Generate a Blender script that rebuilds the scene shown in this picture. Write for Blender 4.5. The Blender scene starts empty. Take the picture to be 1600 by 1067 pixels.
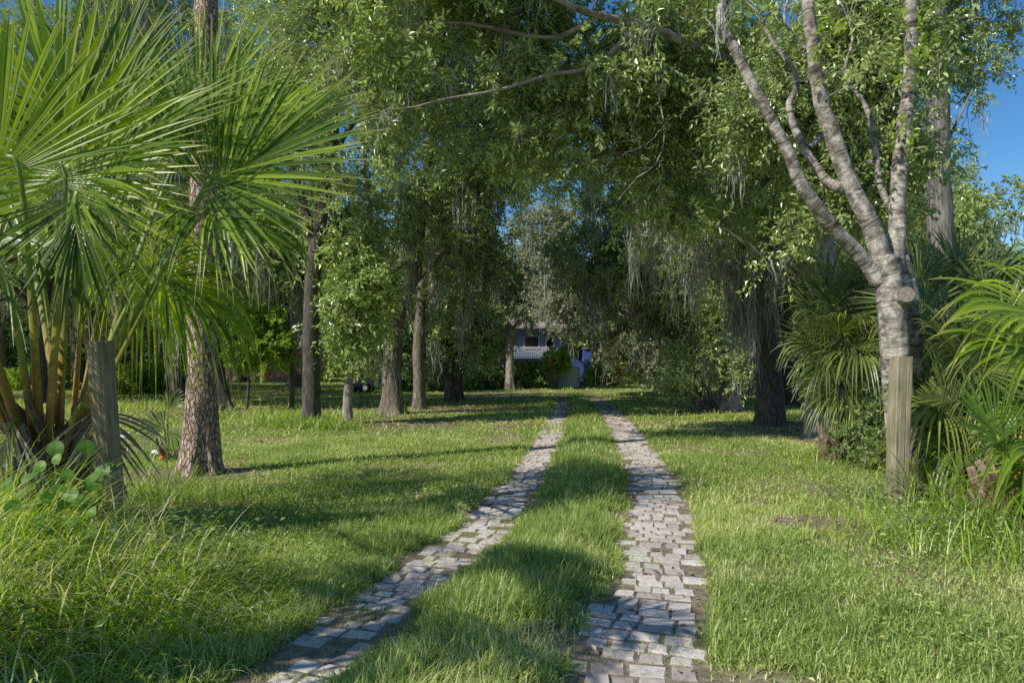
import bpy, math, random
import numpy as np

rng = np.random.default_rng(11)
random.seed(5)
scene = bpy.context.scene
COL = scene.collection

# ---------------------------------------------------------------- camera maths
F, HC, YH = 1066.7, 1.5, 570.0          # focal length in photo pixels, eye height, horizon row

def W(px, py, Z):
    return np.array([(px - 800.0) * Z / F, Z, HC + (YH - py) * Z / F])

def G(px, py):
    Z = F * HC / (py - YH)
    return np.array([(px - 800.0) * Z / F, Z, 0.0])

def GX(px, Z):
    return np.array([(px - 800.0) * Z / F, Z, 0.0])

# ---------------------------------------------------------------- noise
def _hash(ix, iy, iz, s):
    n = (ix.astype(np.int64) * 374761393 + iy.astype(np.int64) * 668265263 + iz.astype(np.int64) * 1274126177 + s * 362437) & 0xffffffff
    n = ((n ^ (n >> 13)) * 1103515245) & 0xffffffff
    n = ((n ^ (n >> 16)) * 2654435761) & 0xffffffff
    return ((n ^ (n >> 15)) & 0xffff) / 65535.0

def vn(p, s=0):
    p = np.asarray(p, float)
    i = np.floor(p)
    f = p - i
    u = f * f * (3 - 2 * f)
    x, y, z = i[..., 0], i[..., 1], i[..., 2]
    r = 0
    for a in (0, 1):
        for b in (0, 1):
            for c in (0, 1):
                w = (u[..., 0] if a else 1 - u[..., 0]) * (u[..., 1] if b else 1 - u[..., 1]) * (u[..., 2] if c else 1 - u[..., 2])
                r = r + w * _hash(x + a, y + b, z + c, s)
    return r

def fbm(p, s=0, o=3):
    p = np.asarray(p, float)
    r, a, t = 0, 1.0, 0
    for k in range(o):
        r = r + a * vn(p * (2 ** k) + k * 17.3, s + k)
        t += a
        a *= 0.5
    return r / t

def n2(x, y, sc, s=0, o=3):
    return fbm(np.stack([x * sc, y * sc, np.zeros_like(x) + 0.5], -1), s, o)

def nrm(v):
    v = np.asarray(v, float)
    return v / np.maximum(np.linalg.norm(v, axis=-1, keepdims=True), 1e-9)

def sstep(a, b, x):
    t = np.clip((x - a) / (b - a), 0, 1)
    return t * t * (3 - 2 * t)

# ---------------------------------------------------------------- mesh accumulation
ORG = {}

class Acc:
    def __init__(s):
        s.V, s.T, s.Q, s.R, s.U, s.B, s.TM, s.QM, s.n = [], [], [], [], [], [], [], [], 0

    def add(s, V, tris=None, quads=None, rnd=0.5, aux=0.0, bc=None, mat=0):
        V = np.asarray(V, float).reshape(-1, 3)
        k = len(V)
        if tris is not None and len(tris):
            s.T.append(np.asarray(tris, np.int64).reshape(-1, 3) + s.n)
            s.TM.append(np.full(len(s.T[-1]), mat))
        if quads is not None and len(quads):
            s.Q.append(np.asarray(quads, np.int64).reshape(-1, 4) + s.n)
            s.QM.append(np.full(len(s.Q[-1]), mat))
        s.V.append(V)
        s.R.append(np.broadcast_to(np.asarray(rnd, float), (k,)))
        s.U.append(np.broadcast_to(np.asarray(aux, float), (k,)))
        s.B.append(V if bc is None else np.asarray(bc, float).reshape(-1, 3))
        s.n += k

    def build(s, name, mats, parent=None, smooth=False, origin=None):
        V = np.concatenate(s.V) if s.V else np.zeros((0, 3))
        o = np.zeros(3)
        if parent is not None:
            o = ORG.get(parent.name, o)
        elif origin is not None:
            o = np.asarray(origin, float)
        T = np.concatenate(s.T) if s.T else np.zeros((0, 3), np.int64)
        Q = np.concatenate(s.Q) if s.Q else np.zeros((0, 4), np.int64)
        TM = np.concatenate(s.TM) if s.TM else np.zeros(0, int)
        QM = np.concatenate(s.QM) if s.QM else np.zeros(0, int)
        me = bpy.data.meshes.new(name)
        me.vertices.add(len(V))
        me.vertices.foreach_set('co', (V - o).astype(np.float32).ravel())
        nl = T.size + Q.size
        me.loops.add(nl)
        me.loops.foreach_set('vertex_index', np.concatenate([T.ravel(), Q.ravel()]).astype(np.int32))
        nf = len(T) + len(Q)
        me.polygons.add(nf)
        starts = np.concatenate([np.arange(len(T)) * 3, T.size + np.arange(len(Q)) * 4]).astype(np.int32)
        me.polygons.foreach_set('loop_start', starts)
        me.polygons.foreach_set('material_index', np.concatenate([TM, QM]).astype(np.int32))
        me.polygons.foreach_set('use_smooth', np.full(nf, smooth))
        for nm, arr in (('rnd', s.R), ('aux', s.U)):
            a = me.attributes.new(nm, 'FLOAT', 'POINT')
            a.data.foreach_set('value', np.concatenate(arr).astype(np.float32))
        a = me.attributes.new('bc', 'FLOAT_VECTOR', 'POINT')
        a.data.foreach_set('vector', np.concatenate(s.B).astype(np.float32).ravel())
        me.update(calc_edges=True)
        for m in (mats if isinstance(mats, (list, tuple)) else [mats]):
            me.materials.append(m)
        ob = bpy.data.objects.new(name, me)
        COL.objects.link(ob)
        ob.parent = parent
        if parent is None:
            ob.location = o
        ORG[ob.name] = o
        return ob

def thing(name, label, cat, loc=(0, 0, 0), group=None):
    o = bpy.data.objects.new(name, None)
    o.empty_display_size = 0.2
    COL.objects.link(o)
    o.location = loc
    ORG[o.name] = np.asarray(loc, float)
    tag(o, label, cat, group)
    return o

def tag(o, label, cat=None, group=None, kind=None):
    o['label'] = label
    if cat: o['category'] = cat
    if group: o['group'] = group
    if kind: o['kind'] = kind
    return o

def dup(root, loc, rz=0.0, sc=(1, 1, 1), label=None, group=None):
    def cp(o, par):
        c = o.copy()
        COL.objects.link(c)
        c.parent = par
        for ch in list(o.children):
            cp(ch, c)
        return c
    r = cp(root, None)
    r.location = loc
    r.rotation_euler = (0, 0, rz)
    r.scale = sc
    if label: r['label'] = label
    if group: r['group'] = group
    return r

# ---------------------------------------------------------------- shapes
def spline(pts, n):
    P = np.asarray(pts, float)
    if len(P) == 2:
        t = np.linspace(0, 1, n)[:, None]
        return P[0] * (1 - t) + P[1] * t
    ext = np.vstack([2 * P[0] - P[1], P, 2 * P[-1] - P[-2]])
    seg = np.linspace(0, len(P) - 1 - 1e-6, n)
    i = seg.astype(int)
    t = (seg - i)[:, None]
    a, b, c, d = ext[i], ext[i + 1], ext[i + 2], ext[i + 3]
    return 0.5 * (2 * b + (c - a) * t + (2 * a - 5 * b + 4 * c - d) * t * t + (3 * b - a - 3 * c + d) * t ** 3)

def frames(path):
    t = nrm(np.gradient(path, axis=0))
    ref = np.eye(3)[np.argmin(np.abs(t).mean(axis=0))]
    a = nrm(np.cross(t, ref))
    b = np.cross(t, a)
    return t, a, b

def tube(acc, path, rad, sides=12, bump=0.0, bscale=6.0, flare=None, rnd=0.5, aux=None, cap=False, seed=0, mat=0, flat=1.0):
    path = np.asarray(path, float)
    K = len(path)
    rad = np.broadcast_to(np.asarray(rad, float), (K,)).copy()
    t, a, b = frames(path)
    ang = np.linspace(0, 2 * np.pi, sides, endpoint=False)
    ca, sa = np.cos(ang), np.sin(ang)
    L = np.concatenate([[0], np.cumsum(np.linalg.norm(np.diff(path, axis=0), axis=1))])
    r = np.repeat(rad[:, None], sides, 1)
    if bump:
        q = np.stack([ca[None] * r * bscale + 31, sa[None] * r * bscale + 17, np.repeat(L[:, None], sides, 1) * bscale * 0.3], -1)
        r = r * (1 + bump * (fbm(q, seed) - 0.5) * 2)
    if flare:
        h, amt, lobes = flare
        rs = np.random.default_rng(seed + 99)
        ph = rs.uniform(0, 6.28, 3)
        lob = 0.55 + 0.3 * np.cos(lobes * ang + ph[0]) + 0.25 * np.cos((lobes + 2) * ang + ph[1]) + 0.2 * np.cos(2 * ang + ph[2])
        r = r * (1 + amt * np.exp(-L[:, None] / h) * np.maximum(lob[None], 0.05))
    V = path[:, None] + a[:, None] * (ca[None, :, None] * r[..., None]) + b[:, None] * (sa[None, :, None] * r[..., None] * flat)
    bc = np.stack([ca[None] * rad[:, None] * np.ones_like(r), sa[None] * rad[:, None] * np.ones_like(r), np.repeat(L[:, None], sides, 1) + seed * 3.7], -1)
    i = np.arange(K - 1)[:, None] * sides
    j = np.arange(sides)[None]
    j2 = (j + 1) % sides
    Q = np.stack([i + j, i + j2, i + sides + j2, i + sides + j], -1).reshape(-1, 4)
    ax = np.repeat(np.linspace(0, 1, K), sides) if aux is None else aux
    V = V.reshape(-1, 3)
    tris = None
    if cap:
        V = np.vstack([V, path[-1:]])
        bc = np.vstack([bc.reshape(-1, 3), [[0, 0, L[-1]]]])
        ax = np.concatenate([np.broadcast_to(ax, (K * sides,)), [1.0]])
        o = (K - 1) * sides
        tris = np.stack([o + np.arange(sides), o + (np.arange(sides) + 1) % sides, np.full(sides, K * sides)], -1)
    acc.add(V, tris=tris, quads=Q, rnd=rnd, aux=ax, bc=bc, mat=mat)

def tubes(acc, P, R, sides=4, rnd=0.5, mat=0):
    P = np.asarray(P, float)
    M, K, _ = P.shape
    if M == 0: return
    t = nrm(np.gradient(P, axis=1))
    k = np.argmin(np.abs(t).mean(axis=1), axis=1)
    ref = np.eye(3)[k][:, None]
    a = nrm(np.cross(t, ref))
    b = np.cross(t, a)
    ang = np.linspace(0, 2 * np.pi, sides, endpoint=False)
    R = np.broadcast_to(R, (M, K))
    V = P[:, :, None] + (a[:, :, None] * np.cos(ang)[None, None, :, None] + b[:, :, None] * np.sin(ang)[None, None, :, None]) * R[:, :, None, None]
    L = np.linspace(0, 1, K)[None, :, None]
    bc = np.stack([np.cos(ang) * R[..., None], np.sin(ang) * R[..., None], L + np.arange(M)[:, None, None] * 0.37 + 0 * R[..., None] + 0 * ang], -1)
    m = np.arange(M)[:, None, None] * K * sides
    i = np.arange(K - 1)[None, :, None] * sides
    j = np.arange(sides)[None, None]
    j2 = (j + 1) % sides
    Q = np.stack([m + i + j, m + i + j2, m + i + sides + j2, m + i + sides + j], -1).reshape(-1, 4)
    acc.add(V.reshape(-1, 3), quads=Q, rnd=np.repeat(np.broadcast_to(rnd, (M,)), K * sides), bc=bc.reshape(-1, 3), mat=mat)

def leaves(acc, C, D, N, L, Wd, rnd, fold=0.25, mat=0):
    D = nrm(D)
    S = nrm(np.cross(D, N))
    N = np.cross(S, D)
    L = np.broadcast_to(L, (len(C),))[:, None]
    Wd = np.broadcast_to(Wd, (len(C),))[:, None]
    tip = C + D * L - N * L * 0.12
    mid = C + D * L * 0.48
    lft = mid + S * Wd * 0.5 + N * Wd * fold
    rgt = mid - S * Wd * 0.5 + N * Wd * fold
    V = np.stack([C, rgt, tip, lft], 1).reshape(-1, 3)
    o = np.arange(len(C))[:, None] * 4
    T = np.concatenate([o + [0, 1, 2], o + [0, 2, 3]], 1).reshape(-1, 3)
    acc.add(V, tris=T, rnd=np.repeat(rnd, 4), aux=np.tile([0.0, 0.5, 1.0, 0.5], len(C)), mat=mat)

def blades(acc, P, Hh, Wd, az, lean, bend, rnd, seg=2, mat=0):
    """curved grass blades: az = direction of lean, lean = start tilt, bend = added tilt towards the tip (radians)"""
    M = len(P)
    K = seg + 1
    t = np.linspace(0, 1, K)
    pos = np.zeros((M, K, 3))
    pos[:, 0] = P
    dirh = np.stack([np.cos(az), np.sin(az), np.zeros(M)], -1)
    for k in range(1, K):
        th = lean + bend * (t[k] ** 1.3)
        st = (Hh / seg)[:, None]
        pos[:, k] = pos[:, k - 1] + st * (dirh * np.sin(th)[:, None] + np.array([0, 0, 1.0]) * np.cos(th)[:, None])
    side = np.stack([-np.sin(az), np.cos(az), np.zeros(M)], -1)
    w = Wd[:, None] * 0.5 * (1 - 0.85 * t ** 2)[None]
    Lf = pos - side[:, None] * w[..., None]
    Rt = pos + side[:, None] * w[..., None]
    V = np.concatenate([np.stack([Lf[:, :-1], Rt[:, :-1]], 2).reshape(M, -1, 3), pos[:, -1:]], 1)
    n = 2 * seg + 1
    o = np.arange(M)[:, None] * n
    Q = [np.stack([o[:, 0] + 2 * k, o[:, 0] + 2 * k + 1, o[:, 0] + 2 * k + 3, o[:, 0] + 2 * k + 2], -1) for k in range(seg - 1)]
    T = np.stack([o[:, 0] + 2 * seg - 2, o[:, 0] + 2 * seg - 1, o[:, 0] + 2 * seg], -1)
    ax = np.concatenate([np.repeat(t[:-1], 2), [1.0]])
    acc.add(V.reshape(-1, 3), tris=T, quads=np.concatenate(Q) if Q else None, rnd=np.repeat(rnd, n), aux=np.tile(ax, M), mat=mat)

def box(acc, lo, hi, mat=0, rnd=0.5):
    lo, hi = np.asarray(lo, float), np.asarray(hi, float)
    V = np.array([[(lo, hi)[i][0], (lo, hi)[j][1], (lo, hi)[k][2]] for i in (0, 1) for j in (0, 1) for k in (0, 1)])
    Q = [[0, 1, 3, 2], [4, 6, 7, 5], [0, 4, 5, 1], [2, 3, 7, 6], [0, 2, 6, 4], [1, 5, 7, 3]]
    acc.add(V, quads=Q, rnd=rnd, mat=mat)

def grid_surface(acc, P, mat=0, rnd=0.5, aux=0.0):
    a, b, _ = P.shape
    i = np.arange(a - 1)[:, None] * b
    j = np.arange(b - 1)[None]
    Q = np.stack([i + j, i + j + 1, i + b + j + 1, i + b + j], -1).reshape(-1, 4)
    acc.add(P.reshape(-1, 3), quads=Q, rnd=rnd, aux=aux, mat=mat)

# ---------------------------------------------------------------- materials
class NT:
    def __init__(s, name):
        s.m = bpy.data.materials.new(name)
        s.m.use_nodes = True
        s.t = s.m.node_tree
        s.t.nodes.clear()

    def n(s, typ, **kw):
        nd = s.t.nodes.new(typ)
        for k, v in kw.items():
            if k == 'ins':
                for a, b in v.items():
                    if isinstance(b, tuple) and len(b) == 2 and hasattr(b[0], 'outputs'):
                        s.t.links.new(b[0].outputs[b[1]], nd.inputs[a])
                    elif hasattr(b, 'outputs'):
                        s.t.links.new(b.outputs[0], nd.inputs[a])
                    else:
                        nd.inputs[a].default_value = b
            else:
                setattr(nd, k, v)
        return nd

    def attr(s, nm):
        return s.n('ShaderNodeAttribute', attribute_name=nm)

    def ramp(s, fac, stops, interp='LINEAR'):
        r = s.n('ShaderNodeValToRGB')
        r.color_ramp.interpolation = interp
        el = r.color_ramp.elements
        while len(el) < len(stops):
            el.new(0.5)
        for e, (p, c) in zip(el, stops):
            e.position = p
            e.color = (*c, 1) if len(c) == 3 else c
        s.t.links.new(fac.outputs[2] if fac.bl_idname == 'ShaderNodeAttribute' else fac.outputs[0], r.inputs[0])
        return r

    def mixc(s, fac, a, b, mode='MIX'):
        mx = s.n('ShaderNodeMix', data_type='RGBA', blend_type=mode)
        for idx, v in ((0, fac), (6, a), (7, b)):
            if hasattr(v, 'outputs'):
                s.t.links.new(v.outputs[2] if v.bl_idname in ('ShaderNodeAttribute', 'ShaderNodeMix') else v.outputs[0], mx.inputs[idx])
            elif isinstance(v, (int, float)):
                mx.inputs[idx].default_value = v
            else:
                mx.inputs[idx].default_value = (*v, 1)
        return mx

    def out(s, sh):
        o = s.n('ShaderNodeOutputMaterial')
        s.t.links.new(sh.outputs[0], o.inputs[0])
        return s.m

def oc(nd):
    return (nd, 2) if nd.bl_idname == 'ShaderNodeMix' else (nd, 0)

def leaf_mat(name, stops, trans=0.4, tcol=(1.25, 1.3, 0.55), rough=0.42, spec=0.5, tip=None):
    t = NT(name)
    a = t.attr('rnd')
    c = t.ramp(a, stops)
    if tip is not None:
        au = t.attr('aux')
        f = t.n('ShaderNodeMapRange', ins={0: (au, 2), 1: tip[1], 2: 1.0})
        c = t.mixc(f, c, tip[0])
    p = t.n('ShaderNodeBsdfPrincipled', ins={'Base Color': oc(c), 'Roughness': rough, 'Specular IOR Level': spec})
    tc = t.mixc(1.0, c, tcol, 'MULTIPLY')
    tr = t.n('ShaderNodeBsdfTranslucent', ins={0: oc(tc)})
    mx = t.n('ShaderNodeMixShader', ins={0: trans, 1: p, 2: tr})
    return t.out(mx)

def bark_mat(name, dark, mid, light, sc=(9, 9, 2.2), kind='oak', bump=0.6):
    t = NT(name)
    bc = t.attr('bc')
    mp = t.n('ShaderNodeMapping', ins={0: (bc, 1), 3: sc})
    no = t.n('ShaderNodeTexNoise', ins={0: mp, 2: 1.6, 3: 6.0, 4: 0.62})
    no.noise_dimensions = '3D'
    if kind == 'pale':      # horizontal dark bands and white blotches
        mp2 = t.n('ShaderNodeMapping', ins={0: (bc, 1), 3: (3.6, 3.6, 13)})
        n2_ = t.n('ShaderNodeTexNoise', ins={0: mp2, 2: 1.0, 3: 7.0, 4: 0.70, 8: 1.4})
        mp3 = t.n('ShaderNodeMapping', ins={0: (bc, 1), 3: (5.0, 5.0, 3.4)})
        n3_ = t.n('ShaderNodeTexNoise', ins={0: mp3, 2: 1.8, 3: 6.0, 4: 0.65})
        c1 = t.ramp(n2_, [(0.34, dark), (0.44, mid), (0.56, light), (0.75, tuple(min(1, x * 1.15) for x in light))])
        c2 = t.ramp(n3_, [(0.38, (0.30, 0.27, 0.24)), (0.50, (0.75, 0.73, 0.69)), (0.60, (1.25, 1.25, 1.23))])
        c = t.mixc(0.85, c1, c2, 'MULTIPLY')
        hgt = n2_
    elif kind == 'pine':    # plates split by dark furrows
        wv = t.n('ShaderNodeTexNoise', ins={0: (bc, 1), 2: 7.0, 3: 3.0})
        wob = t.n('ShaderNodeVectorMath', operation='MULTIPLY_ADD', ins={0: (wv, 1), 1: (0.06, 0.06, 0.14), 2: (bc, 1)})
        mp2 = t.n('ShaderNodeMapping', ins={0: wob, 3: (30, 30, 9)})
        vo = t.n('ShaderNodeTexVoronoi', feature='DISTANCE_TO_EDGE', ins={0: mp2, 2: 1.0})
        vc = t.n('ShaderNodeTexVoronoi', feature='F1', ins={0: mp2, 2: 1.0})
        pl = t.mixc((vc.bl_idname and t.n('ShaderNodeSeparateColor', ins={0: (vc, 1)})), mid, light)
        edge = t.ramp(vo, [(0.0, (0.1, 0.1, 0.1)), (0.14, (1, 1, 1))])
        c0 = t.mixc(edge, dark, pl)
        c2 = t.ramp(no, [(0.36, (0.38, 0.33, 0.30)), (0.48, (0.9, 0.86, 0.82)), (0.64, (1.25, 1.2, 1.15))])
        c = t.mixc(0.95, c0, c2, 'MULTIPLY')
        pt = t.n('ShaderNodeTexNoise', ins={0: (bc, 1), 2: 3.2, 3: 2.0})
        pm = t.ramp(pt, [(0.62, (0, 0, 0)), (0.68, (1, 1, 1))])
        pm2 = t.n('ShaderNodeMath', operation='MULTIPLY', ins={0: pm, 1: 0.55})
        c = t.mixc(pm2, c, (0.30, 0.14, 0.055))
        hgt = edge
    else:
        c = t.ramp(no, [(0.30, dark), (0.5, mid), (0.72, light)])
        hgt = no
    bp = t.n('ShaderNodeBump', ins={0: bump, 1: 0.03, 'Height': hgt})
    p = t.n('ShaderNodeBsdfPrincipled', ins={'Base Color': oc(c), 'Roughness': 0.9, 'Specular IOR Level': 0.2, 'Normal': bp})
    return t.out(p)

def plain_mat(name, col, rough=0.6, var=0.25, sc=6.0, metal=0.0, coord='Object', bump=0.0):
    t = NT(name)
    tc = t.n('ShaderNodeTexCoord')
    no = t.n('ShaderNodeTexNoise', ins={0: (tc, 3 if coord == 'Object' else 0), 2: sc, 3: 5.0, 4: 0.6})
    c = t.ramp(no, [(0.3, tuple(x * (1 - var) for x in col)), (0.7, tuple(min(1, x * (1 + var)) for x in col))])
    ins = {'Base Color': c, 'Roughness': rough, 'Metallic': metal}
    if bump:
        ins['Normal'] = t.n('ShaderNodeBump', ins={0: bump, 1: 0.02, 'Height': no})
    p = t.n('ShaderNodeBsdfPrincipled', ins=ins)
    return t.out(p)

def wood_mat(name, dark, mid, light, sc=(30, 30, 1.6), moss=0.0):
    t = NT(name)
    bc = t.attr('bc')
    mp = t.n('ShaderNodeMapping', ins={0: (bc, 1), 3: sc})
    no = t.n('ShaderNodeTexNoise', ins={0: mp, 2: 1.2, 3: 7.0, 4: 0.65, 8: 0.4})
    big = t.n('ShaderNodeTexNoise', ins={0: (bc, 1), 2: 3.0, 3: 3.0})
    c = t.ramp(no, [(0.30, dark), (0.42, mid), (0.62, light), (0.8, mid)])
    tint = t.ramp(big, [(0.35, (0.62, 0.62, 0.58)), (0.65, (1.05, 1.0, 0.95))])
    c = t.mixc(0.9, c, tint, 'MULTIPLY')
    if moss:
        mm = t.n('ShaderNodeMath', operation='MULTIPLY', ins={0: t.ramp(big, [(0.4, (1, 1, 1)), (0.65, (0, 0, 0))]), 1: moss})
        c = t.mixc(mm, c, (0.16, 0.17, 0.06))
    bp = t.n('ShaderNodeBump', ins={0: 0.7, 1: 0.012, 'Height': no})
    p = t.n('ShaderNodeBsdfPrincipled', ins={'Base Color': oc(c), 'Roughness': 0.88, 'Specular IOR Level': 0.2, 'Normal': bp})
    return t.out(p)

M = {}
M['leaf_front'] = leaf_mat('laurel_leaf', [(0.0, (0.1012, 0.1434, 0.0509)), (0.45, (0.3002, 0.3831, 0.1345)), (0.85, (0.6104, 0.7164, 0.249)), (0.985, (0.8272, 0.808, 0.3238)), (1.0, (0.8272, 0.808, 0.3693))], trans=0.27, rough=0.33, spec=0.9)
M['leaf_oak'] = leaf_mat('oak_leaf', [(0.0, (0.1067, 0.1475, 0.0609)), (0.5, (0.3136, 0.4015, 0.1548)), (1.0, (0.6514, 0.7501, 0.294))], trans=0.26, rough=0.33, spec=0.85)
M['leaf_grey'] = leaf_mat('grey_oak_leaf', [(0.0, (0.1153, 0.1338, 0.0783)), (0.5, (0.2888, 0.3225, 0.1875)), (1.0, (0.5297, 0.5634, 0.3441))], trans=0.3, rough=0.42, spec=0.8)
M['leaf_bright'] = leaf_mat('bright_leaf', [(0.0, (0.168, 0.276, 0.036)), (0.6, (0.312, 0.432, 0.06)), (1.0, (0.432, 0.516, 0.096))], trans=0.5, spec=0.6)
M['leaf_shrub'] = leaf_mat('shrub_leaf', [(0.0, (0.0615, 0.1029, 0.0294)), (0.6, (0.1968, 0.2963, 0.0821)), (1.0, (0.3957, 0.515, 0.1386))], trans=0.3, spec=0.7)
M['needle'] = leaf_mat('pine_needle', [(0.0, (0.025, 0.05, 0.015)), (1.0, (0.06, 0.10, 0.025))], trans=0.25)
M['croton'] = leaf_mat('croton_leaf', [(0.0, (0.45, 0.10, 0.02)), (0.5, (0.55, 0.22, 0.03)), (1.0, (0.35, 0.30, 0.04))], trans=0.35)
M['moss'] = leaf_mat('spanish_moss', [(0.0, (0.2654, 0.2774, 0.2334)), (0.6, (0.4175, 0.4295, 0.3654)), (1.0, (0.5828, 0.5908, 0.5107))], trans=0.35, tcol=(1, 1, 0.9), rough=0.9, spec=0.1)
M['grass'] = leaf_mat('grass_blade', [(0.0, (0.1261, 0.1995, 0.0455)), (0.35, (0.2802, 0.3874, 0.0948)), (0.7, (0.5063, 0.5997, 0.188)), (0.86, (0.7344, 0.7174, 0.3452)), (1.0, (0.8272, 0.8027, 0.5302))], trans=0.45, rough=0.45, spec=0.45)
M['weed'] = leaf_mat('weed_blade', [(0.0, (0.1317, 0.2409, 0.0224)), (0.55, (0.3685, 0.5165, 0.0561)), (0.72, (0.5339, 0.6204, 0.1186)), (0.8, (0.7838, 0.7429, 0.371)), (1.0, (0.8019, 0.8019, 0.5958))], trans=0.45, rough=0.45, spec=0.45)
M['vine'] = leaf_mat('vine_leaf', [(0.0, (0.084, 0.196, 0.028)), (1.0, (0.196, 0.35, 0.049))], trans=0.45, rough=0.5)
M['palm'] = leaf_mat('palm_blade', [(0.0, (0.0584, 0.1163, 0.013)), (0.5, (0.165, 0.2703, 0.0258)), (1.0, (0.3914, 0.5056, 0.049))], trans=0.46, tcol=(1.6, 1.5, 0.35), rough=0.38, spec=0.4, tip=((0.46, 0.41, 0.16), 0.78))
M['palm_dark'] = leaf_mat('palmetto_blade', [(0.0, (0.0583, 0.0905, 0.0265)), (0.6, (0.1529, 0.2064, 0.0526)), (1.0, (0.2822, 0.3334, 0.0827))], trans=0.28, tcol=(1.25, 1.3, 0.6), rough=0.36, spec=0.5, tip=((0.34, 0.32, 0.16), 0.9))
M['palm_fresh'] = leaf_mat('fresh_palmetto_blade', [(0.0, (0.135, 0.255, 0.045)), (1.0, (0.225, 0.375, 0.075))], trans=0.4, tcol=(1.2, 1.25, 0.5), rough=0.4, tip=((0.3, 0.3, 0.1), 0.92))
M['litter'] = leaf_mat('dead_leaf', [(0.0, (0.10, 0.055, 0.03)), (0.5, (0.30, 0.19, 0.11)), (1.0, (0.48, 0.35, 0.23))], trans=0.15, tcol=(1, 0.9, 0.7), rough=0.7)
M['fiber'] = leaf_mat('palm_fibre', [(0.0, (0.12, 0.06, 0.025)), (0.6, (0.26, 0.15, 0.07)), (1.0, (0.42, 0.32, 0.2))], trans=0.1, rough=0.9, spec=0.1)
M['bark_pale'] = bark_mat('pale_banded_bark', (0.065, 0.054, 0.045), (0.22, 0.19, 0.165), (0.46, 0.425, 0.38), kind='pale', bump=0.5)
M['bark_pine'] = bark_mat('pine_bark', (0.20, 0.135, 0.105), (0.38, 0.28, 0.23), (0.56, 0.465, 0.405), kind='pine', sc=(16, 16, 4), bump=1.0)
M['bark_oak'] = bark_mat('oak_bark', (0.05, 0.04, 0.03), (0.17, 0.14, 0.11), (0.36, 0.31, 0.26), sc=(16, 16, 3))
M['bark_light'] = bark_mat('light_oak_bark', (0.09, 0.075, 0.06), (0.28, 0.24, 0.20), (0.50, 0.45, 0.39), sc=(9, 9, 3))
M['bark_dark'] = bark_mat('dark_bark', (0.03, 0.025, 0.02), (0.085, 0.072, 0.06), (0.19, 0.165, 0.14), sc=(16, 16, 3))
M['bark_grey'] = bark_mat('grey_bark', (0.06, 0.055, 0.052), (0.18, 0.165, 0.155), (0.33, 0.31, 0.29), sc=(14, 14, 2.0))
M['twig'] = bark_mat('twig_bark', (0.10, 0.085, 0.07), (0.22, 0.19, 0.165), (0.40, 0.37, 0.33), sc=(30, 30, 8), bump=0.2)
M['cutwood'] = plain_mat('sawn_wood', (0.20, 0.165, 0.135), 0.9, 0.5, 40.0, bump=.4)
M['post_l'] = wood_mat('weathered_post_wood', (0.045, 0.035, 0.025), (0.23, 0.18, 0.125), (0.36, 0.30, 0.22), moss=0.25)
M['post_r'] = wood_mat('mossy_post_wood', (0.07, 0.06, 0.04), (0.27, 0.235, 0.17), (0.45, 0.40, 0.31), moss=0.30)

def petiole_mat():
    t = NT('palm_stalk')
    au = t.attr('aux')
    c = t.ramp(au, [(0.0, (0.24, 0.12, 0.045)), (0.07, (0.46, 0.24, 0.07)), (0.20, (0.36, 0.31, 0.07)), (0.36, (0.22, 0.30, 0.06)), (1.0, (0.17, 0.26, 0.05))])
    bc = t.attr('bc')
    no = t.n('ShaderNodeTexNoise', ins={0: (bc, 1), 2: 14.0, 3: 4.0})
    c2 = t.ramp(no, [(0.3, (0.6, 0.6, 0.6)), (0.7, (1.15, 1.15, 1.1))])
    c = t.mixc(0.8, c, c2, 'MULTIPLY')
    p = t.n('ShaderNodeBsdfPrincipled', ins={'Base Color': oc(c), 'Roughness': 0.45})
    return t.out(p)
M['petiole'] = petiole_mat()

def brick_mat():
    t = NT('old_brick_paver')
    a = t.attr('rnd')
    bc = t.attr('bc')
    c = t.ramp(a, [(0.0, (0.40, 0.335, 0.30)), (0.35, (0.54, 0.475, 0.425)), (0.6, (0.64, 0.585, 0.535)), (0.82, (0.63, 0.52, 0.455)), (1.0, (0.70, 0.66, 0.62))])
    no = t.n('ShaderNodeTexNoise', ins={0: (bc, 1), 2: 22.0, 3: 6.0, 4: 0.7})
    c2 = t.ramp(no, [(0.30, (0.50, 0.47, 0.44)), (0.5, (0.95, 0.95, 0.95)), (0.72, (1.18, 1.17, 1.15))])
    c = t.mixc(0.9, c, c2, 'MULTIPLY')
    big = t.n('ShaderNodeTexNoise', ins={0: (bc, 1), 2: 1.7, 3: 5.0, 4: 0.65})
    dm = t.ramp(big, [(0.52, (0, 0, 0)), (0.76, (0.7, 0.7, 0.7))])
    c = t.mixc(dm, c, (0.26, 0.205, 0.145))
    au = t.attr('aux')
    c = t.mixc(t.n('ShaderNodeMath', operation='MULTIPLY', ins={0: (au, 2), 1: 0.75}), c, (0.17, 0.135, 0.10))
    bp = t.n('ShaderNodeBump', ins={0: 0.7, 1: 0.01, 'Height': no})
    p = t.n('ShaderNodeBsdfPrincipled', ins={'Base Color': oc(c), 'Roughness': 0.9, 'Specular IOR Level': 0.25, 'Normal': bp})
    return t.out(p)
M['brick'] = brick_mat()

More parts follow.
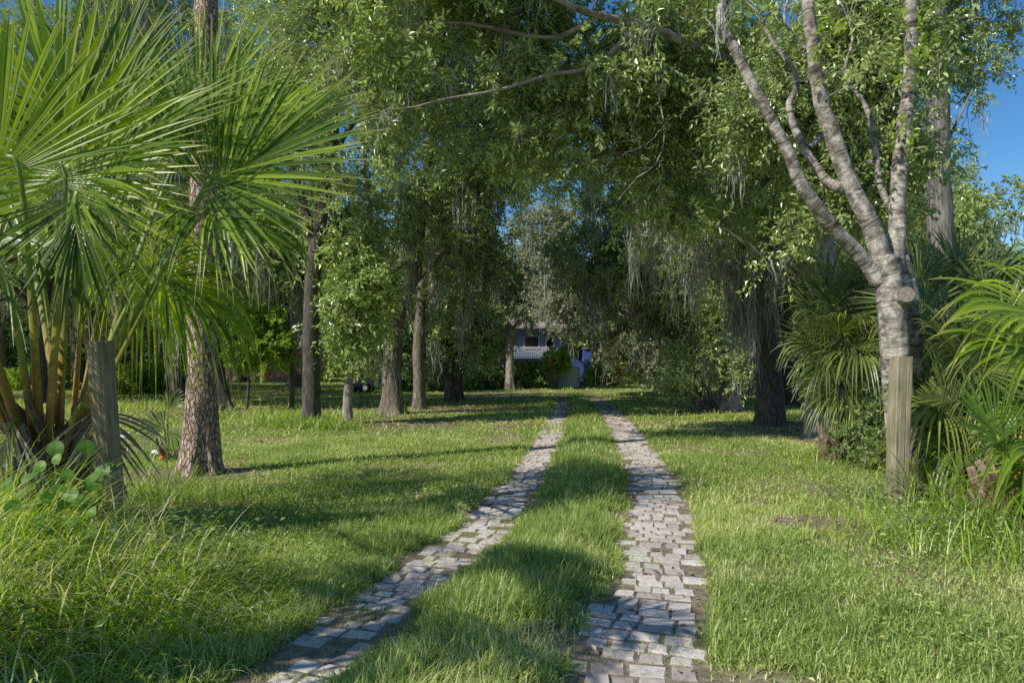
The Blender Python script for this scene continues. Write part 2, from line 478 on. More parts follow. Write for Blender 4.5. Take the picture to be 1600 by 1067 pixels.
def ground_mat():
    t = NT('lawn_soil')
    d = t.attr('aux')
    tc = t.n('ShaderNodeTexCoord')
    n1 = t.n('ShaderNodeTexNoise', ins={0: (tc, 3), 2: 0.35, 3: 5.0, 4: 0.6})
    n2_ = t.n('ShaderNodeTexNoise', ins={0: (tc, 3), 2: 14.0, 3: 6.0, 4: 0.7})
    g = t.ramp(n2_, [(0.28, (0.085, 0.10, 0.035)), (0.5, (0.19, 0.225, 0.065)), (0.72, (0.33, 0.34, 0.13))])
    g2 = t.ramp(n1, [(0.35, (0.8, 0.9, 0.7)), (0.65, (1.25, 1.12, 1.0))])
    g = t.mixc(0.8, g, g2, 'MULTIPLY')
    s = t.ramp(n2_, [(0.3, (0.11, 0.085, 0.06)), (0.5, (0.27, 0.215, 0.155)), (0.75, (0.44, 0.365, 0.285))])
    c = t.mixc(d, g, s)
    bp = t.n('ShaderNodeBump', ins={0: 0.8, 1: 0.05, 'Height': n2_})
    p = t.n('ShaderNodeBsdfPrincipled', ins={'Base Color': oc(c), 'Roughness': 0.95, 'Specular IOR Level': 0.1, 'Normal': bp})
    return t.out(p)
M['ground'] = ground_mat()

# ================================================================ GROUND AND PATHS
TR_R = np.array([[0.45, 1.5], [0.59, 3.4], [0.88, 4.3], [1.34, 6.15], [1.76, 8.4], [2.25, 12.3], [2.95, 20.0], [3.55, 28.0], [4.1, 36.0]])
TR_L = np.array([[-1.75, 1.5], [-1.10, 3.25], [-0.94, 3.7], [-0.66, 4.85], [-0.27, 6.15], [0.10, 8.4], [0.56, 12.3], [1.33, 20.0], [2.05, 28.0], [2.6, 36.0]])

def tx(T, y):
    return np.interp(y, T[:, 1], T[:, 0])

# half widths of the two brick tracks by distance
def hw_r(y): return np.interp(y, [0, 4, 6, 9, 13, 20, 40], [0.36, 0.34, 0.325, 0.33, 0.34, 0.36, 0.34])
def hw_l(y): return np.interp(y, [0, 4, 6, 9, 13, 20, 40], [0.27, 0.30, 0.29, 0.27, 0.27, 0.26, 0.26])

def track_d(x, y):
    """signed distance to the nearer track's edge (negative = on the bricks)"""
    e = (n2(x, y, 2.3, 3) - 0.5) * 0.34 + (n2(x, y, 9.0, 4, 2) - 0.5) * 0.10
    dr = np.abs(x - tx(TR_R, y)) - hw_r(y)
    dl = np.abs(x - tx(TR_L, y)) - hw_l(y)
    return np.minimum(dr, dl) + e

def between(x, y):
    return (x > tx(TR_L, y)) & (x < tx(TR_R, y))

BARE = [  # bare or leaf-strewn patches: centre, radius x, radius y, strength
    (*G(300, 742)[:2], 1.1, 0.85, 1.0), (*G(620, 662)[:2], 2.2, 2.4, 0.75), (*G(1285, 822)[:2], 0.75, 0.55, 1.0),
    (*G(545, 668)[:2], 1.6, 0.8, 0.7), (*G(1140, 652)[:2], 1.8, 1.4, 0.6), (*G(1200, 672)[:2], 1.8, 1.2, 0.75), (*G(460, 640)[:2], 4.0, 3.0, 0.6),
    (*G(480, 668)[:2], 1.6, 0.8, 0.7), (*G(770, 618)[:2], 3.0, 3.0, 0.6), (0.85, 3.05, 0.75, 0.33, 0.95), (*G(560, 745)[:2], 1.6, 0.4, 0.35), (*G(1320, 690)[:2], 1.3, 1.2, 0.8),
    (*G(1100, 645)[:2], 2.0, 1.6, 0.6), (*G(230, 640)[:2], 3.0, 2.0, 0.5), (*G(360, 755)[:2], 1.0, 0.4, 0.4), (*G(760, 720)[:2], 0.5, 0.5, 0.35), (*G(610, 800)[:2], 0.3, 0.2, 0.3),
    (-0.86, 4.6, 0.16, 0.3, 0.6), (*G(860, 1005)[:2], 0.35, 0.3, 0.8), (*G(700, 640)[:2], 3, 2.5, 0.6)]

def bare(x, y):
    b = np.zeros_like(x)
    w = (n2(x, y, 1.6, 21) - 0.5) * 1.0
    for cx, cy, rx, ry, s in BARE:
        d = np.sqrt(((x - cx) / rx) ** 2 + ((y - cy) / ry) ** 2) + w
        b = np.maximum(b, s * (1 - sstep(0.55, 1.15, d)))
    b = np.maximum(b, 0.65 * sstep(0.56, 0.72, n2(x, y, 0.6, 40)))
    b = np.maximum(b, 0.8 * sstep(0.62, 0.74, n2(x, y, 1.9, 44)))
    return b

def gz(x, y):
    td = track_d(x, y)
    h = 0.05 * (n2(x, y, 0.5, 8) - 0.5) + 0.02 * (n2(x, y, 2.0, 9) - 0.5)
    h = h * sstep(0.0, 0.4, td) + 0.022 * sstep(0.0, 0.25, td) - 0.003 + 0.012 * (n2(x, y, 7.0, 15) - 0.5)
    near = np.exp(-((x + 3.2) / 1.3) ** 2 - ((y - 4.3) / 1.6) ** 2) * 0.10       # weedy mound round the first post
    near += np.exp(-((x - 4.2) / 1.1) ** 2 - ((y - 6.0) / 1.2) ** 2) * 0.03
    return h + near

gx = np.concatenate([-np.geomspace(9, 420, 46)[::-1], np.linspace(-8.9, 8.9, 190), np.geomspace(9, 420, 46)])
gy = np.concatenate([np.linspace(-30, 1.4, 20), np.linspace(1.5, 14, 150), np.geomspace(14.1, 900, 110)])
X, Y = np.meshgrid(gx, gy, indexing='ij')
td = track_d(X, Y)
fade = np.exp(-np.maximum(np.hypot(X, Y) - 60, 0) / 30)
Zg = gz(X, Y) * fade
dirt = np.maximum(bare(X, Y), (1 - sstep(-0.05, 0.10, td)) * (1 - 0.55 * sstep(18, 34, Y)) * (Y < 37) * (Y > 1))
dirt = dirt * (np.hypot(X, Y) < 70)
acc = Acc()
P = np.stack([X, Y, Zg], -1)
grid_surface(acc, np.transpose(P, (1, 0, 2)), aux=np.transpose(dirt).ravel())
ground = acc.build('ground', M['ground'], smooth=True)
tag(ground, 'level grassy ground of the whole plot', kind='structure')

def brick_track(T, hw, seed, label):
    r = np.random.default_rng(seed)
    acc = Acc()
    y = 2.6
    row = 0
    while y < 27:
        dep = r.uniform(0.115, 0.165) * (1.0 if y < 12 else 1.35)
        c = tx(T, y)
        slope = (tx(T, y + 0.2) - tx(T, y - 0.2)) / 0.4
        al = nrm(np.array([slope, 1.0, 0]))
        ac = np.array([al[1], -al[0], 0])
        w = float(hw(y))
        x = -w + r.uniform(-0.07, 0.06) - (0.07 if row % 2 else 0)
        end = w + r.uniform(-0.05, 0.09)
        while x < end:
            bw = r.choice([r.uniform(0.12, 0.16), r.uniform(0.17, 0.215)], p=[0.45, 0.55])
            edge = x < -w + 0.04 or x + bw > w - 0.04
            miss = 0.06 + (0.16 if edge else 0) + 0.5 * float(sstep(14, 27, np.float64(y)))
            if r.random() > miss:
                g = 0.0028
                cx = x + bw / 2 + r.normal(0, 0.004)
                cen = np.array([c, y, 0]) + ac * cx + al * r.normal(0, 0.005)
                hx, hy = bw / 2 - g, dep / 2 - g
                rot = r.normal(0, 0.03)
                u = ac * math.cos(rot) + al * math.sin(rot)
                v = al * math.cos(rot) - ac * math.sin(rot)
                zt = 0.005 + r.normal(0, 0.0022) - 0.010 * (abs(cx) / w > 0.85)
                tl = r.normal(0, 0.009, 2)
                b = r.uniform(0.008, 0.018)
                Vs = []
                for lvl, (ins, zz) in enumerate(((0, -0.06), (0, zt - b), (b, zt))):
                    for sx, sy in ((-1, -1), (1, -1), (1, 1), (-1, 1)):
                        jx, jy = r.normal(0, 0.005, 2) if lvl else (0, 0)
                        px_, py_ = sx * (hx - ins) + jx, sy * (hy - ins) + jy
                        Vs.append(cen + u * px_ + v * py_ + np.array([0, 0, zz + tl[0] * px_ + tl[1] * py_]))
                q = []
                for l in (0, 1):
                    for k in range(4):
                        q.append([l * 4 + k, l * 4 + (k + 1) % 4, l * 4 + 4 + (k + 1) % 4, l * 4 + 4 + k])
                q.append([8, 9, 10, 11])
                Vs = np.array(Vs)
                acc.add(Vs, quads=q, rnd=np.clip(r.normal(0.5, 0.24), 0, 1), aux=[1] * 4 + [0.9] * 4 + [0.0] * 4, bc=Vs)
            x += bw
        y += dep
        row += 1
    ob = acc.build('brick_path', M['brick'])
    tag(ob, label, kind='structure')

brick_track(TR_R, hw_r, 31, 'worn brick wheel track nearer the square timber post')
brick_track(TR_L, hw_l, 32, 'worn brick wheel track nearer the palm and the round post')

# ================================================================ GRASS
# things standing in the lawn (used to keep blades off trunks)
def scatter(n, y0, y1, xpad=1.25, power=1.0):
    y = y0 + (y1 - y0) * rng.random(n) ** power
    half = 0.78 * y * xpad + 0.6
    x = (rng.random(n) * 2 - 1) * half
    keep = rng.random(n) < half / (0.78 * y1 * xpad + 0.6)
    return x[keep], y[keep]

acc = Acc()
def lawn(n, y0, y1, hscale, wscale, seg):
    x, y = scatter(n, y0, y1)
    tdv = track_d(x, y)
    br = bare(x, y)
    mid = between(x, y)
    pn = n2(x, y, 0.8, 50)
    pf = n2(x, y, 3.2, 51)
    # keep probability
    k = np.where(tdv < -0.03, 0.07 + 0.42 * sstep(-0.13, -0.03, tdv) * (n2(x, y, 4.0, 79) > 0.42) + 0.40 * (n2(x, y, 2.2, 77) > 0.54) + 0.45 * sstep(16, 30, y), 1.0) * (1 - 0.985 * br)
    k *= 0.35 + 1.1 * sstep(0.28, 0.6, pf)
    keep = rng.random(len(x)) < k
    x, y, tdv, br, mid, pn, pf = (v[keep] for v in (x, y, tdv, br, mid, pn, pf))
    m = len(x)
    edge = np.exp(-np.maximum(tdv, 0) / 0.35)
    cl_ = sstep(0.55, 0.78, n2(x, y, 5.5, 57, 2))
    h = 0.028 + 0.05 * pn + 0.045 * pf + 0.055 * cl_
    h = h + np.where(mid, 0.10 * sstep(0.0, 0.3, tdv), 0.055 * edge * (tdv > 0.0))
    right_near = sstep(0.6, 1.6, x - tx(TR_R, y)) * (1 - sstep(7, 11, y))
    h = h + 0.012 * right_near
    h = np.where(tdv < -0.03, 0.030, h) * (1 - 0.5 * br) * rng.uniform(0.55, 1.35, m) * hscale
    wd = rng.uniform(0.004, 0.0085, m) * wscale * np.where(tdv < -0.03, 0.7, 1)
    az = rng.uniform(0, 2 * np.pi, m)
    dry = sstep(0.48, 0.72, n2(x, y, 0.45, 60)) * np.where(mid, 0.4, 1.0)
    rn = 0.16 + 0.50 * rng.random(m) + 0.45 * (pn - 0.4) - 0.16 * cl_ + 0.25 * (n2(x, y, 1.7, 58) - .5) + 0.26 * dry + 0.18 * br
    rn = np.where(rng.random(m) < 0.05 + 0.10 * dry + 0.3 * br, rng.uniform(0.85, 1.0, m), np.clip(rn, 0, 0.86))
    Pb = np.stack([x, y, gz(x, y) - 0.006], -1)
    blades(acc, Pb, h, wd, az, rng.uniform(0.0, 0.75, m), rng.uniform(0.2, 1.5, m), rn, seg=seg)

lawn(460000, 2.7, 7.0, 1.0, 1.0, 3)
lawn(330000, 7.0, 14.0, 1.0, 1.7, 2)
lawn(260000, 14.0, 28.0, 1.05, 3.2, 2)
lawn(150000, 28.0, 62.0, 1.3, 7.0, 2)
x, y = scatter(150000, 2.7, 11.0)
k = (track_d(x, y) > 0.02) & (rng.random(len(x)) < (0.25 + 0.9 * sstep(.45, .62, n2(x, y, 1.3, 120))) * (1 - .7 * bare(x, y)) * np.where(between(x, y), .4, 1))
x, y = x[k], y[k]
m = len(x)
hgt = rng.uniform(0.015, 0.075, m)
D = nrm(np.stack([rng.normal(size=m), rng.normal(size=m), rng.normal(.1, .3, m)], -1))
Nn = nrm(np.stack([rng.normal(0, .5, m), rng.normal(-.2, .5, m), np.ones(m)], -1))
leaves(acc, np.stack([x, y, gz(x, y) + hgt], -1), D, Nn, rng.uniform(.018, .04, m), rng.uniform(.012, .022, m), np.clip(rng.normal(.42, .2, m), 0, .8))
g = acc.build('grass', M['grass'])
tag(g, 'green lawn grass growing over the plot and between the brick tracks', kind='stuff')

# fallen leaves lying on the bare patches
acc = Acc()
x, y = scatter(60000, 2.8, 32)
br = bare(x, y)
k = rng.random(len(x)) < 0.9 * br + 0.02 * (y < 9) * (track_d(x, y) < 0.1) + 0.085
x, y = x[k], y[k]
m = len(x)
D = nrm(np.stack([rng.normal(size=m), rng.normal(size=m), rng.normal(0, 0.25, m)], -1))
Nn = nrm(np.stack([rng.normal(0, 0.4, m), rng.normal(0, 0.4, m), np.ones(m)], -1))
sc = np.clip(y / 9, 1, 2.2)
leaves(acc, np.stack([x, y, gz(x, y) + 0.022], -1), D, Nn, rng.uniform(0.04, 0.085, m) * sc, rng.uniform(0.015, 0.03, m) * sc, rng.random(m))
g = acc.build('leaf_litter', M['litter'])
tag(g, 'brown fallen leaves strewn under the trees', kind='stuff')

# ================================================================ TREES
def E(px, py, Z, rx, ry, rz, w=None):
    c = W(px, py, Z)
    ex, ez = rx * Z / F, ry * Z / F
    return (c, np.array([ex, rz, ez]), ex * rz * ez if w is None else w)

def clump_centres(ells, n, r, gap=0.40, gsc=0.55, shell=2.0, zmin=0.5):
    w = np.array([e[2] for e in ells], float)
    out = []
    got = 0
    while got < n:
        k = r.choice(len(ells), n, p=w / w.sum())
        u = nrm(r.normal(size=(n, 3))) * (r.random(n) ** (1 / (3.0 * shell / 2.0)))[:, None]
        p = np.array([e[0] for e in ells])[k] + u * np.array([e[1] for e in ells])[k]
        p = p + r.normal(0, 0.12, p.shape)
        keep = (fbm(p * gsc + 7.7, 5) > gap) & (p[:, 2] > zmin)
        p = p[keep]
        out.append(p)
        got += len(p)
    return np.concatenate(out)[:n]

def grow(acc, skel, skr, cl, r, sprigs=5, per=12, spread=0.42, LL=0.085, LW=0.036, droop=0.25, up=0.25, mat_leaf=0, mat_twig=1, twigs=True, thin=1.0, needle=False, tint=None):
    """branches out to every clump centre, then leafy sprigs round each clump"""
    S = len(skel)
    cl = cl[np.argsort(((cl[:, None] - skel[None, ::max(1, S // 40)]) ** 2).sum(-1).min(1))] if len(cl) else cl
    pool = np.zeros((S + len(cl) * 5, 3))
    prad = np.zeros(S + len(cl) * 5)
    pool[:S], prad[:S] = skel, skr
    n = S
    paths, rads = [], []
    for c in cl:
        d = pool[:n] - c
        dist = np.sqrt((d ** 2).sum(1)) + 0.9 * np.maximum(d[:, 2], 0) + 0.15 * np.abs(d[:, 2])
        k = int(np.argmin(dist))
        p0 = pool[k]
        L = np.linalg.norm(c - p0)
        t = np.linspace(0, 1, 6)[:, None]
        ctrl = p0 + (c - p0) * 0.5 + np.array([0, 0, 0.10 * L]) + r.normal(0, 0.10, 3) * L
        path = p0 * (1 - t) ** 2 + 2 * ctrl * t * (1 - t) + c * t * t
        path[1:-1] += r.normal(0, 0.025 * min(L, 1.5), (4, 3))
        ra = min(prad[k] * 0.72, (0.010 + 0.011 * L) * thin)
        rr = ra + (0.004 * thin - ra) * t[:, 0] ** 0.8
        paths.append(path); rads.append(rr)
        pool[n:n + 5] = path[1:]
        prad[n:n + 5] = rr[1:]
        n += 5
    paths, rads = np.array(paths), np.array(rads)
    tubes(acc, paths, rads, 5, mat=mat_twig)
    m = len(cl) * sprigs
    C = np.repeat(cl, sprigs, 0) + r.normal(0, 0.10, (m, 3)) * spread / 0.4
    outd = nrm(np.repeat(paths[:, -1] - paths[:, -3], sprigs, 0))
    D = nrm(r.normal(size=(m, 3)) + 0.6 * outd + np.array([0, 0, up]))
    SL = spread * r.uniform(0.55, 1.25, m)
    if twigs:
        t = np.linspace(0, 1, 4)[None, :, None]
        TP = C[:, None] + D[:, None] * SL[:, None, None] * t - np.array([0, 0, 1.0]) * droop * SL[:, None, None] * t ** 2
        tubes(acc, TP, np.linspace(0.004, 0.0015, 4)[None] * thin, 3, mat=mat_twig)
    q = m * per
    s = np.tile(np.linspace(0.12, 1.0, per), m) + r.normal(0, 0.03, q)
    DD = np.repeat(D, per, 0)
    LLs = np.repeat(SL, per)
    base = np.repeat(C, per, 0) + DD * (LLs * s)[:, None] - np.array([0, 0, 1.0]) * (droop * LLs * s ** 2)[:, None]
    side = nrm(np.cross(DD, r.normal(size=(q, 3))))
    ld = nrm(DD * 0.6 + side * 0.85 + np.array([0, 0, -0.25]) + r.normal(0, 0.3, (q, 3)))
    ln = nrm(np.array([-0.15, -0.25, 0.9]) + r.normal(0, 0.75, (q, 3)))
    cr = fbm(cl * 0.7, 12) if tint is None else tint
    rn = np.clip(np.repeat(np.repeat(cr, sprigs), per) * 0.55 + np.repeat(r.random(m), per) * 0.15 + r.random(q) * 0.38 - 0.02, 0, 0.985)
    rn = np.where(r.random(q) < 0.006, 1.0, rn)
    if needle:
        ld = nrm(DD * 0.5 + side + r.normal(0, 0.2, (q, 3)))
    leaves(acc, base, ld, ln, LL * r.uniform(0.7, 1.4, q), LW * r.uniform(0.8, 1.35, q), rn, mat=mat_leaf)
    return pool[S:n]

def moss(acc, P, Ls, r, strands=26, wid=0.012, rad=0.10, seg=6):
    m = len(P) * strands
    base = np.repeat(P, strands, 0) + r.normal(0, 1, (m, 3)) * np.array([rad, rad, 0.03])
    L = np.repeat(Ls, strands) * r.uniform(0.25, 1.05, m) ** 1.2
    K = seg + 1
    t = np.linspace(0, 1, K)
    off = np.cumsum(r.normal(0, 0.021, (m, K, 2)), 1) * (0.6 + L[:, None, None])
    ctr = np.repeat(P, strands, 0)
    pull = (ctr - base)[:, None, :2] * (t[None, :, None] * 0.55)
    pos = np.zeros((m, K, 3))
    pos[..., :2] = base[:, None, :2] + off + pull
    pos[..., 2] = base[:, None, 2] - L[:, None] * t[None]
    az = r.uniform(0, np.pi, m)
    sd = np.stack([np.cos(az), np.sin(az), np.zeros(m)], -1)[:, None]
    w = (1.8 * wid * r.uniform(0.4, 1.3, (m, K)) * np.interp(t, [0, 0.15, 0.7, 1], [0.5, 1, 0.8, 0.15])[None])[..., None] * 0.5
    V = np.stack([pos - sd * w, pos + sd * w], 2).reshape(-1, 3)
    o = np.arange(m)[:, None] * K * 2 + np.arange(seg)[None] * 2
    Q = np.stack([o, o + 1, o + 3, o + 2], -1).reshape(-1, 4)
    acc.add(V, quads=Q, rnd=np.repeat(np.clip(np.repeat(r.random(len(P)), strands) * 0.5 + r.random(m) * 0.5, 0, 1), K * 2))

def make_tree(name, label, base, trunk, limbs, ells, n, bark, leafm, seed, flare=(0.35, 0.7, 5), moss_n=0, moss_L=(0.4, 1.1), moss_at=None,
              sides=26, bump=0.13, cat='tree', group=None, gap=0.45, extra_moss=None, moss_w=0.012, strands=20, limb_sides=14, twigm='twig', dens=1.08, gsc=0.65, **gk):
    r = np.random.default_rng(seed)
    root = thing(name, label, cat, base, group)
    a = Acc()
    tpts, r0, r1 = trunk
    path = spline(tpts, max(14, 8 * len(tpts)))
    tt = np.linspace(0, 1, len(path))
    rad = r0 + (r1 - r0) * tt ** 0.9
    tube(a, path, rad, sides, bump=bump, bscale=5, flare=flare, seed=seed, cap=True)
    a.build('trunk', M[bark], root, smooth=True)
    sk, sr = [path[len(path) // 3:]], [rad[len(path) // 3:]]
    for i, (lp, a0, a1) in enumerate(limbs):
        a = Acc()
        p = spline(lp, max(12, 7 * len(lp)))
        p[1:-1] += np.cumsum(r.normal(0, 0.008, (len(p) - 2, 3)), 0) * min(1.0, a0 * 6)
        rr = a0 + (a1 - a0) * np.linspace(0, 1, len(p)) ** 0.8
        tube(a, p, rr, limb_sides, bump=bump, bscale=6, seed=seed + 5 + i, cap=True)
        a.build('limb', M[bark], root, smooth=True)
        sk.append(p[2:]); sr.append(rr[2:])
    skel, skr = np.concatenate(sk), np.concatenate(sr)
    a = Acc()
    cl = clump_centres(ells, int(n * dens), r, gap=gap, gsc=gsc)
    pool = grow(a, skel, skr, cl, r, **gk)
    a.build('crown', [M[leafm], M[twigm]], root)
    if moss_n or extra_moss is not None:
        pts, Ls = [], []
        if moss_n:
            cand = np.concatenate([pool, skel[skel[:, 2] > 2.2]])
            if moss_at is not None:
                cand = cand[moss_at(cand)]
            if len(cand):
                pts.append(cand[r.integers(0, len(cand), moss_n)])
                Ls.append(r.uniform(*moss_L, moss_n))
        if extra_moss is not None:
            pts.append(extra_moss[0]); Ls.append(extra_moss[1])
        Pm, Lm = np.concatenate(pts), np.concatenate(Ls)
        Lm = np.minimum(Lm, Pm[:, 2] - 0.4)
        a = Acc()
        moss(a, Pm, Lm, r, strands=strands, wid=moss_w)
        a.build('moss_foliage', M['moss'], root)
    return root

def wp(Z, *pts):
    return [W(x, y, Z) for x, y in pts]

# --- pale-barked tree beside the square post
Z = 7.6
b = GX(1418, Z)
r = np.random.default_rng(77)
pale = make_tree('pale_barked_tree', 'pale banded bark tree with splayed limbs beside the square post', b,
    ([b - [0, 0, 0.05], W(1412, 700, Z), W(1402, 600, Z), W(1396, 520, Z), W(1390, 455, Z), W(1382, 400, Z)], 0.165, 0.15),
    [([W(1372, 440, Z), W(1338, 396, Z), W(1292, 350, Z - .1), W(1256, 300, Z - .2), W(1226, 235, Z - .2), W(1190, 168, Z - .2), W(1152, 92, Z - .2), W(1130, 40, Z - .2), W(1142, -30, Z - .2), W(1100, -140, Z)], 0.088, 0.042),
     ([W(1385, 440, Z), W(1362, 350, Z), W(1326, 275, Z + .05), W(1302, 205, Z + .1), W(1284, 140, Z + .1), W(1276, 60, Z), W(1268, -20, Z), W(1275, -160, Z)], 0.115, 0.056),
     ([W(1396, 440, Z), W(1400, 360, Z + .15), W(1402, 290, Z + .2), W(1408, 200, Z + .25), W(1414, 100, Z + .3), W(1416, -10, Z + .3), W(1440, -160, Z + .3)], 0.10, 0.066),
     ([W(1338, 300, Z + .2), W(1296, 282, Z + .35), W(1262, 232, Z + .5), W(1238, 165, Z + .6), W(1250, 120, Z + .7), W(1210, 60, Z + .8), W(1190, 20, Z + .8), W(1150, -20, Z + .8)], 0.07, 0.008),
     ([W(1262, 232, Z + .5), W(1290, 200, Z + .7), W(1280, 110, Z + .8), W(1225, 40, Z + .8), W(1235, -20, Z + .8)], 0.045, 0.008),
     ([W(1398, 330, Z + .3), W(1374, 290, Z + .5), W(1356, 180, Z + .8), W(1320, 120, Z + 1), W(1330, 60, Z + 1), W(1310, 0, Z + 1)], 0.05, 0.008),
     ([W(1428, 690, Z + .15), W(1426, 600, Z + .22), W(1424, 520, Z + .2), W(1418, 455, Z + .12), W(1402, 390, Z + .1)], 0.115, 0.125)],
    [E(1230, -60, 8.4, 200, 70, 1.0), E(1330, 60, 9.3, 130, 120, 0.9), E(1200, 60, 7.5, 90, 70, .5, .14), E(1340, 40, 7.3, 120, 80, .5, .22), E(1230, 130, 9.4, 110, 120, 0.8), E(1330, 260, 9.4, 100, 90, 0.7), E(1200, 330, 9.8, 80, 80, 0.6)],
    620, 'bark_pale', 'leaf_front', 101, flare=(0.25, 0.35, 4), sides=30, bump=0.17, moss_n=21, moss_L=(0.3, 0.8), LL=0.085, LW=0.036, twigm='twig')
a = Acc()      # sawn stub of a removed branch, facing the drive
c0, c1 = W(1408, 470, Z - .02), W(1416, 460, Z - 0.25)
tube(a, spline([c0, (c0 + c1) / 2, c1], 8), [0.14, 0.115, 0.10, 0.098, 0.096, 0.096, 0.094, 0.09], 20, bump=0.08, seed=5, cap=False)
stub = a.build('branch_stub', M['bark_pale'], pale, smooth=True)
a = Acc()
axs = nrm(c1 - c0)
tube(a, np.array([c1 - axs * 0.004, c1 + axs * 0.004]), [0.089, 0.085], 20, cap=True)
a.build('sawn_face', M['cutwood'], stub)
# bright leafy sprouts on the upright limb
a = Acc()
cs = np.array([W(1415, 35, Z), W(1432, 85, Z), W(1440, 100, Z), W(1418, 110, Z), W(1400, 215, Z), W(1415, 205, Z), W(1295, 50, Z - .2), W(1288, 65, Z - .2)])
grow(a, np.array([W(1412, y, Z + .2) for y in (20, 60, 100, 160, 220)] + [W(1276, 60, Z)]), np.full(6, 0.03), cs, r, sprigs=3, per=7, spread=0.22, LL=0.10, LW=0.042, tint=np.array([.6, .8, .9, .7, .6, .7, 1.3, 1.5]))
a.build('sprout_leaves', [M['leaf_bright'], M['twig']], pale)

# --- oak spreading a long limb over the drive
Z = 14.0
b = GX(1292, Z)
oak = make_tree('overhanging_oak', 'spreading oak whose long limb reaches high over the brick drive', b,
    ([b - [0, 0, .05], W(1290, 600, Z), W(1285, 450, Z), W(1275, 320, Z), W(1265, 220, Z)], 0.40, 0.26),
    [([W(1270, 290, Z), W(1230, 180, 13.2), W(1160, 105, 12.0), W(1090, 70, 11.0), W(1010, 38, 10.5), W(940, 22, 10.2), W(870, -10, 9.8), W(780, -60, 9.8)], 0.125, 0.03),
     ([W(1000, 36, 10.5), W(930, 102, 10.4), W(860, 116, 10.3), W(780, 138, 10.2), W(700, 152, 10.1), W(640, 168, 10.1), W(600, 172, 10.1)], 0.042, 0.006),
     ([W(1270, 250, Z), W(1250, 120, 13.5), W(1200, 0, 13), W(1120, -150, 12)], 0.16, 0.05),
     ([W(1272, 300, Z), W(1190, 260, 13.4), W(1100, 240, 12.8), W(990, 230, 12.6), W(880, 250, 12.4)], 0.12, 0.03),
     ([W(940, 22, 10.2), W(860, 60, 10.6), W(740, 40, 10.8), W(620, 30, 11)], 0.05, 0.02)],
    [E(690, 50, 11, 170, 110, 2.2), E(900, 80, 11.4, 170, 120, 2.3), E(1120, 130, 12.5, 170, 130, 2.2), E(880, 235, 12.6, 140, 90, 1.9), E(1100, 270, 12.6, 140, 90, 1.8),
     E(640, 200, 11.8, 80, 90, 1.5), E(800, -60, 11.4, 240, 50, 1.4, 3), E(1130, -60, 12, 180, 50, 1.4, 3), E(990, 330, 13.2, 120, 60, 1.6), E(1210, 350, 13.2, 100, 80, 1.5)],
    1500, 'bark_light', 'leaf_front', 102, gap=0.48, gsc=0.8, dens=1.0, LL=0.110, LW=0.046, moss_n=69, moss_L=(0.3, 1.0), sprigs=5, per=11, spread=0.40)
# bare dead twigs hanging from the limb
a = Acc()
r = np.random.default_rng(9)
for pts, r0 in (([(1000, 45), (1002, 110), (998, 170), (985, 205)], 0.012), ([(1022, 65), (1026, 130), (1038, 200), (1030, 250), (1000, 275), (966, 312)], 0.015),
                ([(1030, 250), (1036, 280), (1025, 300)], 0.008), ([(1036, 200), (1010, 225), (975, 240), (945, 262)], 0.008), ([(985, 190), (990, 210), (976, 225)], 0.006), ([(1038, 205), (1060, 225), (1090, 245)], 0.006), ([(870, 100), (905, 128), (975, 130)], 0.007), ([(1000, 220), (960, 222)], 0.005), ([(1016, 262), (960, 265)], 0.004)):
    p = spline([W(x, y, 10.35 + 0.1 * math.sin(i)) for i, (x, y) in enumerate(pts)], 12)
    p[1:-1] += r.normal(0, 0.012, (10, 3))
    tube(a, p, np.linspace(r0, r0 * 0.35, 12), 6)
a.build('dead_twig', M['bark_pale'], oak, smooth=True)

# --- tall tree at the right edge of the grove
Z = 13.0
b = GX(1478, Z)
make_tree('tall_grey_tree', 'tall straight grey trunk against the blue sky behind the palmettos', b,
    ([b - [0, 0, .05], W(1476, 560, Z), W(1474, 450, Z), W(1466, 300, Z), W(1464, 150, Z), W(1460, 20, Z), W(1468, -120, Z)], 0.29, 0.17),
    [([W(1466, 260, Z), W(1446, 225, Z - .2), W(1430, 200, Z - .3)], 0.09, 0.05), ([W(1462, 60, Z), W(1500, 30, Z), W(1540, 30, Z)], 0.06, 0.02), ([W(1462, -20, Z), W(1500, -40, Z), W(1550, 0, Z)], 0.06, 0.02),
     ([W(1466, 250, Z), W(1490, 200, Z), W(1520, 140, Z)], 0.05, 0.015)],
    [E(1535, 70, 13.3, 42, 70, 0.9), E(1470, 40, 13.8, 60, 70, 0.8), E(1490, -70, 13.3, 90, 70, 1.4), E(1440, 240, 14.2, 40, 120, .8)],
    330, 'bark_grey', 'leaf_oak', 103, bump=0.16, moss_n=16, LL=0.09, LW=0.036, gap=0.42, flare=(0.3, 0.3, 5))
Z = 19.0
b = GX(1500, Z)
make_tree('round_topped_oak', 'sunlit olive green oak showing its round side behind the tall grey trunk', b,
    ([b, W(1490, 480, Z), W(1485, 380, Z)], 0.22, 0.12), [([W(1487, 400, Z), W(1500, 350, Z), W(1520, 320, Z)], 0.08, 0.03)],
    [E(1502, 325, Z, 32, 42, 0.9), E(1470, 380, Z, 40, 70, 1.0), E(1490, 440, Z, 40, 40, 1)], 230, 'bark_oak', 'leaf_oak', 104, LL=0.10, LW=0.045, gap=0.30, twigs=False)

